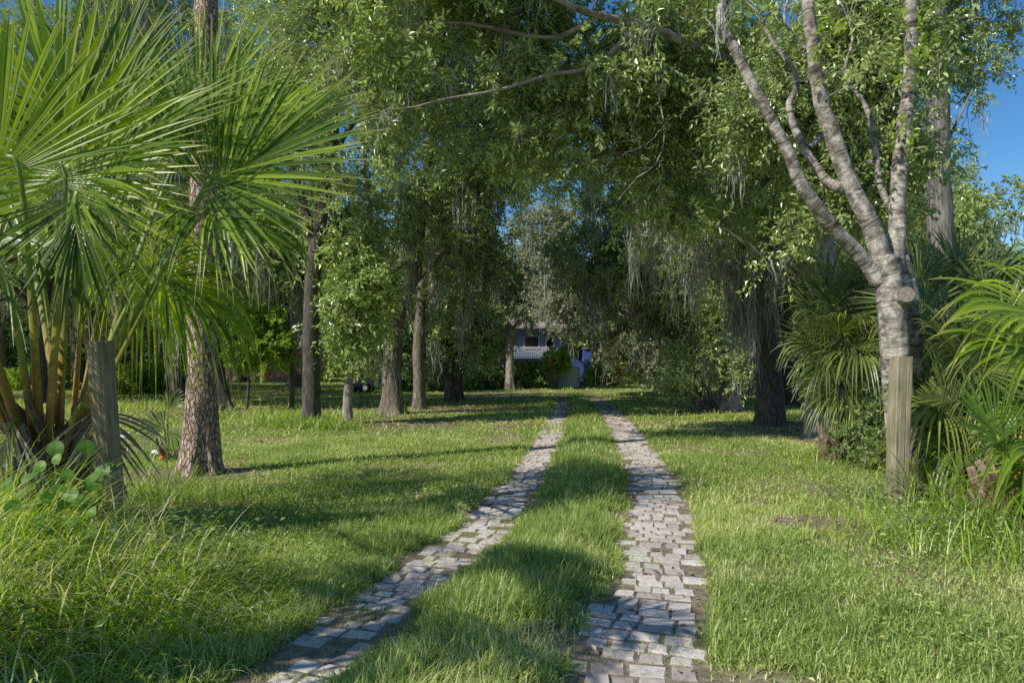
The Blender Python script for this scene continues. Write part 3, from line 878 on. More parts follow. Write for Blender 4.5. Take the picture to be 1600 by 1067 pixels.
# --- pine with plated bark
b = G(312, 741)
Z = b[1]
pine = make_tree('pine_tree', 'straight pine trunk with reddish plated bark standing on the lawn', b,
    ([b - [0, 0, .08], W(314, 690, Z), W(315, 600, Z), W(316, 500, Z), W(317, 420, Z), W(318, 300, Z), W(320, 150, Z), W(322, 0, Z), W(318, -250, Z), W(322, -500, Z)], 0.232, 0.13),
    [([W(320, -250, Z), W(380, -330, Z), W(450, -380, Z - .5)], 0.05, 0.015), ([W(320, -300, Z), W(250, -380, Z), W(170, -420, Z + .6)], 0.05, 0.015), ([W(320, -380, Z), W(330, -450, Z - 1), W(350, -500, Z - 1.6)], 0.05, 0.015)],
    [E(440, -400, Z - .5, 90, 60, 0.7), E(190, -440, Z + .6, 90, 60, 0.8), E(340, -560, Z - .8, 130, 90, 1.2)],
    90, 'bark_pine', 'needle', 105, flare=(0.30, 0.95, 6), sides=56, bump=0.10, sprigs=6, per=34, spread=0.30, LL=0.20, LW=0.008, needle=True, gap=0.2)

# --- trees of the two rows, each with its own shape
Z = 16.8
b = GX(487, Z)
make_tree('dark_trunk_tree', 'upright dark trunk with a tuft of weeds round its foot', b,
    ([b, W(486, 600, Z), W(486, 500, Z), W(490, 420, Z), W(504, 330, Z), W(520, 200, Z), W(540, 60, Z), W(545, -100, Z)], 0.225, 0.13),
    [([W(492, 400, Z), W(478, 330, Z), W(450, 240, Z + .5), W(430, 120, Z + 1)], 0.13, 0.05), ([W(515, 250, Z), W(560, 180, Z), W(610, 120, Z)], 0.09, 0.03), ([W(535, 100, Z), W(510, 30, Z), W(500, -40, Z)], 0.07, 0.03)],
    [E(545, 190, 16.6, 65, 130, 1.6), E(450, 220, 17.5, 70, 120, 1.5), E(600, 150, 16.5, 60, 110, 1.5), E(520, -80, 16.5, 130, 90, 2), E(470, 40, 17.5, 90, 100, 2), E(570, 30, 17, 70, 90, 1.6), E(545, 340, 17, 50, 70, 1.2)],
    980, 'bark_dark', 'leaf_oak', 110, moss_n=90, moss_L=(0.5, 1.6), flare=(0.3, 0.25, 5), LL=0.10, LW=0.042, gap=0.45, twigs=False, bump=0.1)
b = G(544, 664)
Z = b[1]
make_tree('young_tree', 'slim tree with a short sunlit pale trunk and glossy low leaves', b,
    ([b - [0, 0, .05], W(543, 630, Z), W(545, 590, Z), W(548, 520, Z), W(540, 430, Z), W(525, 360, Z)], 0.125, 0.06),
    [([W(547, 540, Z), W(570, 480, Z), W(590, 430, Z)], 0.05, 0.02), ([W(543, 500, Z), W(525, 460, Z - .2), W(515, 410, Z - .3)], 0.04, 0.015)],
    [E(545, 520, Z, 42, 55, 0.7), E(570, 450, Z, 50, 65, 0.9), E(535, 400, Z + .2, 50, 60, 0.9), E(560, 555, Z - .3, 30, 25, 0.4), E(520, 560, Z - .2, 20, 16, 0.3)],
    240, 'bark_light', 'leaf_front', 111, flare=(0.22, 0.9, 4), LL=0.13, LW=0.06, spread=0.4, per=9, gap=0.30, twigs=False)
b = G(612, 648)
Z = b[1]
make_tree('forked_oak', 'stout oak forking low with flared roots and a brown trunk', b,
    ([b - [0, 0, .08], W(612, 600, Z), W(614, 560, Z), W(617, 520, Z), W(618, 490, Z)], 0.30, 0.24),
    [([W(618, 510, Z), W(632, 472, Z - .1), W(650, 430, Z - .2), W(656, 380, Z - .2), W(664, 280, Z), W(690, 150, Z), W(700, 20, Z)], 0.20, 0.07),
     ([W(616, 510, Z), W(604, 470, Z), W(598, 420, Z), W(580, 340, Z), W(570, 240, Z), W(590, 130, Z)], 0.15, 0.05), ([W(650, 440, Z - .2), W(690, 400, Z - .5), W(730, 330, Z - .6)], 0.09, 0.03), ([W(600, 440, Z), W(640, 405, Z - .6), W(622, 420, Z - .8)], 0.05, 0.02)],
    [E(615, 400, Z, 70, 70, 1.8), E(690, 330, Z, 70, 80, 2.0), E(600, 260, Z + .5, 80, 80, 2), E(690, 180, Z, 100, 90, 2.2), E(660, 20, Z, 130, 100, 2.5), E(590, 510, Z, 40, 40, 1.0), E(780, 120, Z, 70, 90, 2), E(770, 260, Z, 60, 60, 2), E(540, 60, Z, 60, 80, 2)],
    1050, 'bark_oak', 'leaf_oak', 112, flare=(0.28, 1.25, 5), moss_n=165, moss_L=(0.8, 2.6), strands=26, LL=0.115, LW=0.05, gap=0.45, twigs=False, moss_w=0.016)
b = G(655, 640)
Z = b[1]
make_tree('straight_oak', 'straight brown oak trunk with sun on one side and root toes', b,
    ([b - [0, 0, .06], W(655, 600, Z), W(654, 550, Z), W(657, 490, Z), W(664, 420, Z), W(680, 300, Z)], 0.225, 0.13),
    [([W(657, 480, Z), W(690, 440, Z), W(730, 400, Z)], 0.09, 0.03), ([W(670, 380, Z), W(720, 310, Z), W(770, 250, Z)], 0.09, 0.03)],
    [E(690, 480, Z, 50, 55, 1.5), E(730, 400, Z, 60, 70, 1.8), E(720, 280, Z, 80, 80, 2.2), E(780, 200, Z, 60, 80, 2)],
    480, 'bark_oak', 'leaf_oak', 113, flare=(0.25, 0.8, 4), moss_n=105, moss_L=(0.8, 2.8), strands=26, LL=0.125, LW=0.055, gap=0.45, twigs=False, moss_w=0.018)
b = G(706, 628)
Z = b[1]
make_tree('dark_twin_oak', 'shadowed twin trunk beyond the straight oak where the lawn opens', b,
    ([b - [0, 0, .05], W(702, 600, Z), W(700, 565, Z), W(694, 520, Z), W(690, 460, Z)], 0.27, 0.15),
    [([b + [0.35, 0, -.05], W(715, 600, Z), W(718, 560, Z), W(730, 510, Z), W(740, 450, Z)], 0.22, 0.09)],
    [E(725, 535, Z, 50, 40, 2), E(725, 490, Z, 45, 35, 2.0), E(700, 570, Z + 1, 30, 20, 1.5)],
    420, 'bark_dark', 'leaf_oak', 114, flare=(0.3, 0.6, 4), moss_n=30, LL=0.14, LW=0.06, gap=0.42, twigs=False, moss_w=0.02)
b = G(350, 642)
Z = b[1]
make_tree('leaning_dark_oak', 'near black leaning oak with flared foot just behind the pine', b,
    ([b - [0, 0, .05], W(342, 600, Z), W(336, 560, Z), W(332, 500, Z), W(330, 430, Z), W(310, 300, Z)], 0.25, 0.16),
    [([W(331, 450, Z), W(370, 380, Z), W(410, 300, Z)], 0.10, 0.03), ([W(330, 420, Z), W(270, 340, Z), W(220, 280, Z)], 0.10, 0.03)],
    [E(380, 400, Z, 70, 60, 2), E(300, 420, Z, 70, 70, 2), E(400, 300, Z, 80, 80, 2), E(240, 300, Z, 100, 100, 2.5), E(330, 180, Z, 110, 100, 2.5), E(400, 60, Z, 110, 110, 2.5), E(300, 20, Z, 110, 110, 2.5)],
    760, 'bark_dark', 'leaf_oak', 115, flare=(0.3, 1.0, 4), moss_n=165, moss_L=(0.8, 2.8), LL=0.125, LW=0.055, gap=0.45, twigs=False, moss_w=0.018)
b = GX(277, 24.0)
Z = 24.0
make_tree('bent_dark_oak', 'dark bent oak half hidden between the round post and the pine', b,
    ([b, W(275, 600, Z), W(268, 560, Z), W(255, 500, Z), W(250, 420, Z)], 0.26, 0.16),
    [([W(262, 540, Z), W(290, 490, Z), W(300, 430, Z)], 0.12, 0.05), ([W(255, 500, Z), W(215, 450, Z), W(180, 400, Z)], 0.1, 0.03)],
    [E(230, 440, Z, 90, 70, 2), E(150, 380, Z, 100, 90, 2.2), E(280, 380, Z, 70, 70, 2), E(180, 250, Z, 120, 100, 2.5), E(120, 100, Z, 150, 130, 3), E(220, 30, Z, 120, 110, 3), E(20, 220, Z, 120, 120, 3)],
    900, 'bark_dark', 'leaf_oak', 116, moss_n=180, moss_L=(0.8, 2.4), LL=0.13, LW=0.055, gap=0.45, twigs=False, moss_w=0.02)
b = G(1203, 666)
Z = b[1]
r = np.random.default_rng(66)
xm = np.concatenate([r.uniform(1138, 1180, 34), r.uniform(1185, 1212, 16), r.uniform(1085, 1125, 6)])
ym = np.concatenate([r.uniform(380, 450, 34), r.uniform(385, 440, 16), r.uniform(370, 420, 6)])
Pm = np.array([W(x_, y_, Z - 0.55 + q) for x_, y_, q in zip(xm, ym, r.normal(0, 0.15, 56))])
Lm = np.concatenate([r.uniform(1.2, 2.6, 34), r.uniform(0.8, 1.7, 16), r.uniform(0.5, 1.0, 6)])
Pm = np.concatenate([Pm, np.array([W(x_, y_, Z - 1.0 + q) for x_, y_, q in zip(r.uniform(985, 1130, 26), r.uniform(300, 400, 26), r.normal(0, .4, 26))])])
Lm = np.concatenate([Lm, r.uniform(.8, 1.9, 26)])
mossy = make_tree('moss_draped_oak', 'thick dark oak trunk draped with long curtains of grey moss', b,
    ([b - [0, 0, .08], W(1203, 620, Z), W(1201, 560, Z), W(1196, 500, Z), W(1190, 430, Z), W(1186, 350, Z), W(1180, 240, Z)], 0.34, 0.22),
    [([W(1192, 450, Z), W(1170, 400, Z - .4), W(1140, 372, Z - .6), W(1090, 360, Z - .8)], 0.13, 0.05), ([W(1190, 430, Z), W(1205, 390, Z - .4), W(1230, 350, Z - .5), W(1270, 320, Z - .5)], 0.12, 0.04), ([W(1186, 350, Z), W(1120, 280, Z), W(1050, 230, Z)], 0.13, 0.04), ([W(1183, 300, Z), W(1230, 220, Z), W(1290, 160, Z)], 0.12, 0.04)],
    [E(1110, 370, Z, 80, 55, 1.6), E(1230, 340, Z, 90, 70, 1.8), E(1080, 250, Z, 100, 80, 2), E(1220, 180, Z, 120, 100, 2.2), E(1080, 90, Z, 140, 100, 2.2), E(1320, 300, Z, 60, 110, 1.5), E(1260, 420, Z + 1, 60, 50, 1.2)],
    820, 'bark_dark', 'leaf_oak', 117, flare=(0.3, 0.55, 5), moss_n=135, moss_L=(0.6, 1.8), extra_moss=(Pm, Lm), strands=26, LL=0.105, LW=0.045, gap=0.45, twigs=False, moss_w=0.014)
a = Acc()
p = spline([W(1178, 480, Z - .5), W(1183, 520, Z - .55), W(1185, 560, Z - .6), W(1178, 590, Z - .6), W(1166, 605, Z - .6), W(1164, 615, Z - .6)], 24)
tube(a, p, np.linspace(0.026, 0.014, 24), 8, bump=0.1)
a.build('hanging_vine', M['bark_light'], mossy, smooth=True)
b = G(1143, 643)
Z = b[1]
make_tree('short_flared_oak', 'short pale oak trunk with sunlit flared roots under low leaves', b,
    ([b - [0, 0, .06], W(1142, 615, Z), W(1141, 590, Z), W(1136, 550, Z), W(1130, 490, Z), W(1120, 420, Z)], 0.29, 0.16),
    [([W(1138, 560, Z), W(1110, 530, Z - .3), W(1070, 510, Z - .5)], 0.09, 0.03), ([W(1136, 540, Z), W(1165, 500, Z - .3), W(1190, 470, Z - .4)], 0.09, 0.03)],
    [E(1100, 545, Z, 55, 45, 1.3), E(1150, 580, Z - .6, 40, 28, 0.8), E(1090, 460, Z, 70, 55, 1.8), E(1060, 590, Z - .3, 30, 22, 1)],
    420, 'bark_light', 'leaf_oak', 118, flare=(0.3, 0.9, 5), moss_n=60, moss_L=(0.4, 1.4), LL=0.11, LW=0.048, gap=0.42, twigs=False, moss_w=0.016)
b = G(1095, 639)
Z = b[1]
make_tree('double_stemmed_oak', 'two dark stems side by side nearest the brick drive on the far verge', b,
    ([b - [0, 0, .05], W(1091, 610, Z), W(1090, 585, Z), W(1080, 540, Z), W(1060, 470, Z)], 0.30, 0.16),
    [([b + [0.42, -.2, -.05], W(1108, 615, Z), W(1106, 590, Z), W(1100, 540, Z), W(1100, 470, Z)], 0.17, 0.08), ([W(1085, 560, Z), W(1040, 520, Z - .4), W(980, 490, Z - .5), W(930, 470, Z - .5)], 0.12, 0.03)],
    [E(1050, 470, Z, 70, 60, 1.8), E(980, 440, Z, 70, 60, 1.8), E(1020, 360, Z, 90, 70, 2), E(920, 400, Z, 60, 60, 1.6), E(1000, 260, Z, 110, 80, 2.2)],
    620, 'bark_oak', 'leaf_oak', 119, flare=(0.3, 0.6, 5), moss_n=135, moss_L=(0.8, 2.8), LL=0.125, LW=0.055, gap=0.45, twigs=False, moss_w=0.018)
Z = 32.0
b = GX(1040, Z)
make_tree('silvery_oak', 'silvery grey leaved oak sweeping low over the lawn before the shed', b,
    ([b, W(1030, 560, Z), W(1010, 500, Z), W(980, 440, Z)], 0.28, 0.15),
    [([W(1020, 530, Z), W(960, 500, Z), W(900, 490, Z), W(860, 500, Z)], 0.13, 0.03), ([W(1010, 500, Z), W(1050, 450, Z), W(1090, 430, Z)], 0.12, 0.03), ([b + [-.5, 0, 0], W(1022, 600, Z), W(1010, 560, Z), W(985, 530, Z)], 0.10, 0.04)],
    [E(900, 470, Z, 60, 55, 2), E(980, 500, Z, 70, 65, 2.4), E(1050, 560, Z - 1, 60, 38, 1.8), E(1000, 420, Z, 90, 50, 2.4), E(860, 430, Z, 40, 40, 1.8), E(850, 365, Z, 55, 45, 2), E(920, 350, Z, 60, 50, 2), E(990, 575, Z - .5, 45, 22, 1.2), E(940, 540, Z, 30, 25, 1)],
    820, 'bark_grey', 'leaf_grey', 120, moss_n=90, moss_L=(0.8, 2.8), LL=0.14, LW=0.065, gap=0.42, twigs=False, moss_w=0.022)
Z = 41.0
b = GX(796, Z)
make_tree('yard_oak', 'crooked pale limbed oak growing in front of the house balcony', b,
    ([b, W(797, 560, Z), W(796, 535, Z), W(802, 510, Z)], 0.26, 0.2),
    [([W(798, 530, Z), W(782, 520, Z), W(768, 518, Z), W(752, 530, Z)], 0.13, 0.05), ([W(800, 516, Z), W(815, 495, Z), W(835, 470, Z), W(840, 440, Z)], 0.13, 0.04), ([W(800, 514, Z), W(785, 490, Z), W(770, 450, Z)], 0.13, 0.04)],
    [E(760, 470, Z, 45, 35, 2.2), E(830, 445, Z, 50, 35, 2.4), E(790, 420, Z, 60, 30, 2.5), E(750, 520, Z, 25, 25, 1.2), E(850, 490, Z, 34, 34, 1.5), E(800, 485, Z - 1, 50, 22, 1.2), E(775, 500, Z - 1, 30, 22, 1)],
    420, 'bark_light', 'leaf_grey', 121, LL=0.17, LW=0.075, gap=0.45, twigs=False, moss_n=20, moss_w=0.025)
b = G(386, 642)
Z = b[1]
make_tree('bright_sapling', 'yellow green sunlit sapling standing between the pine and the dark trunk', b,
    ([b, W(388, 610, Z), W(390, 570, Z), W(398, 530, Z), W(405, 490, Z)], 0.06, 0.03),
    [([W(390, 575, Z), W(420, 545, Z), W(435, 520, Z)], 0.03, 0.01), ([W(390, 570, Z), W(370, 545, Z), W(362, 520, Z)], 0.03, 0.01)],
    [E(400, 535, Z, 38, 38, 0.8), E(375, 550, Z, 20, 25, 0.6), E(430, 540, Z, 22, 30, 0.6), E(415, 500, Z, 25, 25, 0.6)],
    130, 'bark_dark', 'leaf_bright', 122, LL=0.15, LW=0.07, gap=0.25, twigs=False, flare=None)
b = G(455, 640)
Z = b[1]
make_tree('thin_dark_tree', 'thin black stemmed tree beside the sapling under trailing moss', b,
    ([b, W(457, 600, Z), W(455, 560, Z), W(452, 500, Z), W(450, 430, Z)], 0.085, 0.05),
    [([W(455, 560, Z), W(470, 545, Z), W(490, 540, Z)], 0.03, 0.01), ([W(453, 520, Z), W(430, 490, Z), W(415, 470, Z)], 0.04, 0.01)],
    [E(450, 450, Z, 45, 45, 1.2), E(430, 400, Z, 50, 50, 1.4), E(470, 400, Z, 40, 60, 1.2)],
    190, 'bark_dark', 'leaf_oak', 123, moss_n=90, moss_L=(0.7, 2.2), LL=0.12, LW=0.05, twigs=False, flare=None, moss_w=0.018)

# --- trees that recur in the dim background: five kinds, each copied
def bg_tree(name, label, seed, bark, leafm, h, w, lean, n, moss_n, group):
    r = np.random.default_rng(seed)
    z = np.zeros(3)
    t = [z, np.array([lean * .3, 0, h * .2]), np.array([lean, .1, h * .42]), np.array([lean * 1.3, .1, h * .62])]
    limbs, ells = [], []
    for k in range(6):
        az = k * 1.047 + r.uniform(-.4, .4)
        s = np.array([lean, .1, h * r.uniform(.28, .5)])
        e = s + np.array([math.cos(az) * w * .55, math.sin(az) * w * .55, h * r.uniform(.12, .36)])
        limbs.append(([s, (s + e) / 2 + [0, 0, .4], e], 0.12, 0.03))
        ells.append((e + [0, 0, 0.2], np.array([w * .32, w * .32, h * .14]), 1.0))
        if k % 2 == 0:
            ells.append((e + [math.cos(az) * .6, math.sin(az) * .6, -h * .13], np.array([w * .22, w * .22, h * .10]), 0.5))
    ells.append((np.array([lean * 1.3, .1, h * .82]), np.array([w * .42, w * .42, h * .17]), 1.6))
    return make_tree(name, label, z, (t, 0.30, 0.16), limbs, ells, n, bark, leafm, seed, moss_n=moss_n, moss_L=(0.6, 2.2), LL=0.15, LW=0.066, spread=0.5,
                     gap=0.42, twigs=False, group=group, moss_w=0.024, strands=20, limb_sides=8, sides=18, per=10)

KINDS = [
    bg_tree('grove_oak', 'x', 201, 'bark_dark', 'leaf_oak', 11.5, 7.5, 0.3, 430, 70, None),
    bg_tree('grove_oak', 'x', 202, 'bark_oak', 'leaf_oak', 10.0, 6.5, -0.6, 380, 50, None),
    bg_tree('silvery_grove_oak', 'x', 203, 'bark_grey', 'leaf_grey', 9.5, 7.0, 0.5, 400, 60, None),
    bg_tree('slender_grove_tree', 'x', 204, 'bark_oak', 'leaf_shrub', 9.0, 4.6, -0.2, 300, 30, None)]
GL = ['moss hung dark oak standing in the dim grove behind the nearer trunks', 'bushy brown barked oak standing in the grove behind the nearer trunks',
      'silvery leaved oak standing in the grove behind the nearer trunks', 'slender green tree standing in the grove behind the nearer trunks']
GG = ['dark oaks of the background grove', 'bushy oaks of the background grove', 'silvery oaks of the background grove', 'slender trees of the background grove']
SPOTS = [  # photo column, distance, kind, scale
    (60, 26, 0, 1.0), (150, 31, 1, 1.1), (-60, 30, 2, 1.1), (215, 38, 0, 1.2), (490, 36, 3, 1.1), (330, 40, 1, 1.2), (600, 58, 2, 1.3), (80, 42, 2, 1.2), (460, 45, 1, 1.3),
    (660, 64, 0, 1.2), (560, 52, 1, 1.3), (690, 56, 0, 1.3), (250, 55, 3, 1.5), (120, 56, 0, 1.4), (0, 44, 1, 1.3), (380, 58, 0, 1.5), (740, 62, 1, 1.3), (-150, 42, 0, 1.2),
    (1130, 29, 1, 0.95), (1235, 25, 0, 0.95), (1300, 22, 1, 0.95), (1180, 36, 2, 1.1), (1070, 42, 1, 1.1), (1290, 34, 0, 1.15), (1355, 29, 1, 1.0), (1010, 52, 2, 1.2), (1110, 54, 0, 1.3), (1230, 48, 1, 1.3),
    (1340, 46, 0, 1.3), (1368, 40, 1, 1.0), (960, 62, 1, 1.1), (890, 66, 0, 1.0), (830, 70, 1, 1.0), (1180, 66, 0, 1.5), (1060, 68, 1, 1.4)]
used = set()
rr = np.random.default_rng(4)
for px, Zs, k, s in SPOTS:
    loc = GX(px, Zs)
    rot = rr.uniform(0, 6.28)
    sc = (s, s, s * rr.uniform(.92, 1.08))
    if k not in used:
        used.add(k)
        o = KINDS[k]
        o.location, o.rotation_euler, o.scale = loc, (0, 0, rot), sc
        o['label'], o['group'] = GL[k], GG[k]
    else:
        dup(KINDS[k], loc, rot, sc)

# far wood closing the view
r = np.random.default_rng(41)
a = Acc()
n = 3000
th = r.uniform(-1.05, 1.05, n)
R0 = r.uniform(84, 108, n)
top = 7.5 + 5.5 * n2(th * 9, th * 0, 1.0, 70) + 2
top = top * np.where(th > 0.66, 0.55, 1)
zz = top * r.random(n) ** 0.8
C = np.stack([np.sin(th) * R0, np.cos(th) * R0, zz], -1)
per = 95
q = n * per
CC = np.repeat(C, per, 0) + r.normal(0, 1, (q, 3)) * np.array([1.2, 1.0, 0.7])
CC = CC[CC[:, 2] > 0]
q = len(CC)
leaves(a, CC, r.normal(size=(q, 3)), nrm(r.normal(0, .6, (q, 3)) + [0, 0, 1]), r.uniform(.45, .85, q), r.uniform(.28, .5, q), np.clip(fbm(CC * 0.15, 3) * .8 + r.random(q) * .3, 0, 1))
g = a.build('far_woods', M['leaf_oak'])
tag(g, 'distant belt of woodland closing off the far end of the plot', kind='stuff')
# ================================================================ PALMS
def frond_blade(a, hub, A, N, R, spread, nseg, droop, r, cup=0.30, fused=0.47, costa=0.30, width=0.97, split=0.0, mat=0, fold=0.20):
    A = nrm(A)
    S = nrm(np.cross(A, N))
    N = np.cross(S, A)
    th = np.radians(np.linspace(-spread, spread, nseg)) + r.normal(0, 0.012, nseg)
    tm = np.radians(spread)
    f = np.abs(th) / tm
    dth = 2 * tm / nseg
    L = R * (0.70 + 0.30 * np.cos(th * 0.75)) * r.uniform(0.9, 1.06, nseg)
    c0 = costa * R * np.maximum(0, 1 - f) ** 1.4
    start = hub + A * c0[:, None] - N * (0.9 * c0 ** 2 / R)[:, None]
    d = A * np.cos(th)[:, None] + S * np.sin(th)[:, None] + N * (cup * np.abs(np.sin(th)) ** 1.2 - 0.10 * np.cos(th))[:, None]
    d = nrm(d + r.normal(0, 0.025, d.shape))
    K = 11
    t = np.linspace(0, 1, K)
    Lr = (L - c0 * 0.6)
    rho = t[None] * Lr[:, None]
    dr = droop * r.uniform(0.55, 1.5, nseg)
    g = np.maximum(0, t - 0.34) ** 2 * 1.9
    pos = start[:, None] + d[:, None] * rho[..., None]
    pos[..., 2] -= dr[:, None] * Lr[:, None] * g[None]
    pos = pos - d[:, None] * (dr[:, None] * Lr[:, None] * g[None] * 0.28)[..., None]
    bendside = r.normal(0, 0.05, nseg)
    tang = nrm(np.gradient(pos, axis=1))
    lat = nrm(np.cross(tang, N[None, None]))
    pos = pos + lat * (bendside[:, None] * Lr[:, None] * t[None] ** 2)[..., None]
    hw0 = np.tan(dth / 2) * (rho + c0[:, None] * 0.55 + 0.01)
    wf = np.tan(dth / 2) * (fused * Lr + c0 * 0.55 + 0.01)
    u = np.clip((t - fused) / (1 - fused), 0, 1)
    hw = np.where(t[None] <= fused, hw0, wf[:, None] * (1 - u[None] ** 1.25) * 1.0) * width + 0.0009
    nn = np.cross(lat, tang)
    le = pos - lat * hw[..., None] + nn * (hw * fold * 2)[..., None]
    ri = pos + lat * hw[..., None] + nn * (hw * fold * 2)[..., None]
    V = np.stack([le, pos, ri], 2)
    o = (np.arange(nseg)[:, None] * K + np.arange(K - 1)[None]) * 3
    Q = np.concatenate([np.stack([o, o + 1, o + 4, o + 3], -1).reshape(-1, 4), np.stack([o + 1, o + 2, o + 5, o + 4], -1).reshape(-1, 4)])
    rn = np.clip(r.normal(0.5, 0.26, nseg) + r.normal(0, .2), 0, 1)
    a.add(V.reshape(-1, 3), quads=Q, rnd=np.repeat(rn, K * 3), aux=np.tile(np.repeat(t, 3), nseg), mat=mat)
    # thread-like filaments between the segments
    k = nseg // 4
    ids = r.choice(nseg, k, replace=False)
    p0 = pos[ids, 5]
    tt = np.linspace(0, 1, 6)[None, :, None]
    rd = nrm(d[ids] + r.normal(0, 0.7, (k, 3)))
    TP = p0[:, None] + rd[:, None] * tt * 0.22 * R - np.array([0, 0, 1.0]) * tt ** 2 * 0.14 * R + r.normal(0, 0.012, (k, 6, 3))
    tubes(a, TP, 0.0016, 3, rnd=1.0, mat=mat)

def add_frond(root, heart, hub, A, N, R, spread=110, nseg=54, droop=0.35, seed=0, mat='palm', r0=0.055, r1=0.017, lift=0.35, out=0.0, **kw):
    r = np.random.default_rng(seed)
    a = Acc()
    frond_blade(a, np.asarray(hub, float), np.asarray(A, float), np.asarray(N, float), R, spread, nseg, droop, r, **kw)
    fr = a.build('frond', M[mat], root)
    heart, hub = np.asarray(heart, float), np.asarray(hub, float)
    mid = heart * 0.5 + hub * 0.5 + np.array([0, 0, lift * np.linalg.norm((hub - heart)[:2])])
    q = spline([heart, mid, hub, hub + nrm(A) * 0.10 * R], 22)
    a = Acc()
    n_ = len(q)
    t = np.linspace(0, 1, n_)
    tube(a, q, r1 + (r0 * .85 - r1) * (1 - t) ** 2.0, 10, aux=np.repeat(t, 10), seed=seed, flat=0.5)
    a.build('stalk', M['petiole'], fr, smooth=True)
    return fr

def img(ax, ay, az=0.0):
    """a direction: right, up, away from the viewer"""
    return np.array([ax, az, ay], float)

M['dead_palm'] = leaf_mat('dead_palm_blade', [(0.0, (0.20, 0.14, 0.085)), (0.6, (0.36, 0.28, 0.18)), (1.0, (0.50, 0.42, 0.30))], trans=0.2, tcol=(1, .95, .8), rough=0.8, spec=0.1)
M['boot'] = bark_mat('old_palm_boot', (0.075, 0.055, 0.04), (0.22, 0.165, 0.115), (0.42, 0.345, 0.25), sc=(20, 20, 5), bump=0.5)

def boots(root, base, z0, z1, rad, n, seed, lng=(0.25, 0.5)):
    r = np.random.default_rng(seed)
    a = Acc()
    zz = np.linspace(z0, z1, 10)
    tube(a, np.stack([np.full(10, base[0]), np.full(10, base[1]), base[2] + zz], -1), rad * np.interp(np.linspace(0, 1, 10), [0, .5, 1], [0.95, 1, .6]), 18, bump=0.3, seed=seed)
    for i in range(n):
        az = i * 2.4 + r.normal(0, 0.2)
        z = z0 + (z1 - z0) * (i + 0.5) / n
        o = np.array([math.cos(az), math.sin(az), 0])
        L = r.uniform(*lng)
        p0 = base + o * rad * 0.7 + [0, 0, z]
        p1 = p0 + o * L * 0.45 + np.array([0, 0, L * 0.5])
        p2 = p0 + o * L * 0.75 + np.array([0, 0, L * 1.0]) + r.normal(0, 0.03, 3)
        q = spline([p0, p1, p2], 9)
        tube(a, q, np.interp(np.linspace(0, 1, 9), [0, 1], [0.075, 0.035]) * r.uniform(.8, 1.15), 8, flat=0.35, rnd=r.random(), seed=i, cap=True, bump=0.15)
    t = a.build('trunk', M['boot'], root, smooth=True)
    a = Acc()
    m = n * 26
    az = r.uniform(0, 6.28, m)
    z = r.uniform(z0, z1 + 0.1, m)
    C = base + np.stack([np.cos(az) * rad, np.sin(az) * rad, z], -1)
    D = nrm(np.stack([np.cos(az), np.sin(az), r.normal(0, 0.9, m)], -1) + r.normal(0, 0.5, (m, 3)))
    tt = np.linspace(0, 1, 5)[None, :, None]
    TP = C[:, None] + D[:, None] * tt * r.uniform(.08, .3, m)[:, None, None] - np.array([0, 0, 1]) * tt ** 2 * 0.1
    tubes(a, TP, np.linspace(.004, .0012, 5)[None], 3, rnd=r.random(m))
    a.build('fibre', M['fiber'], t)

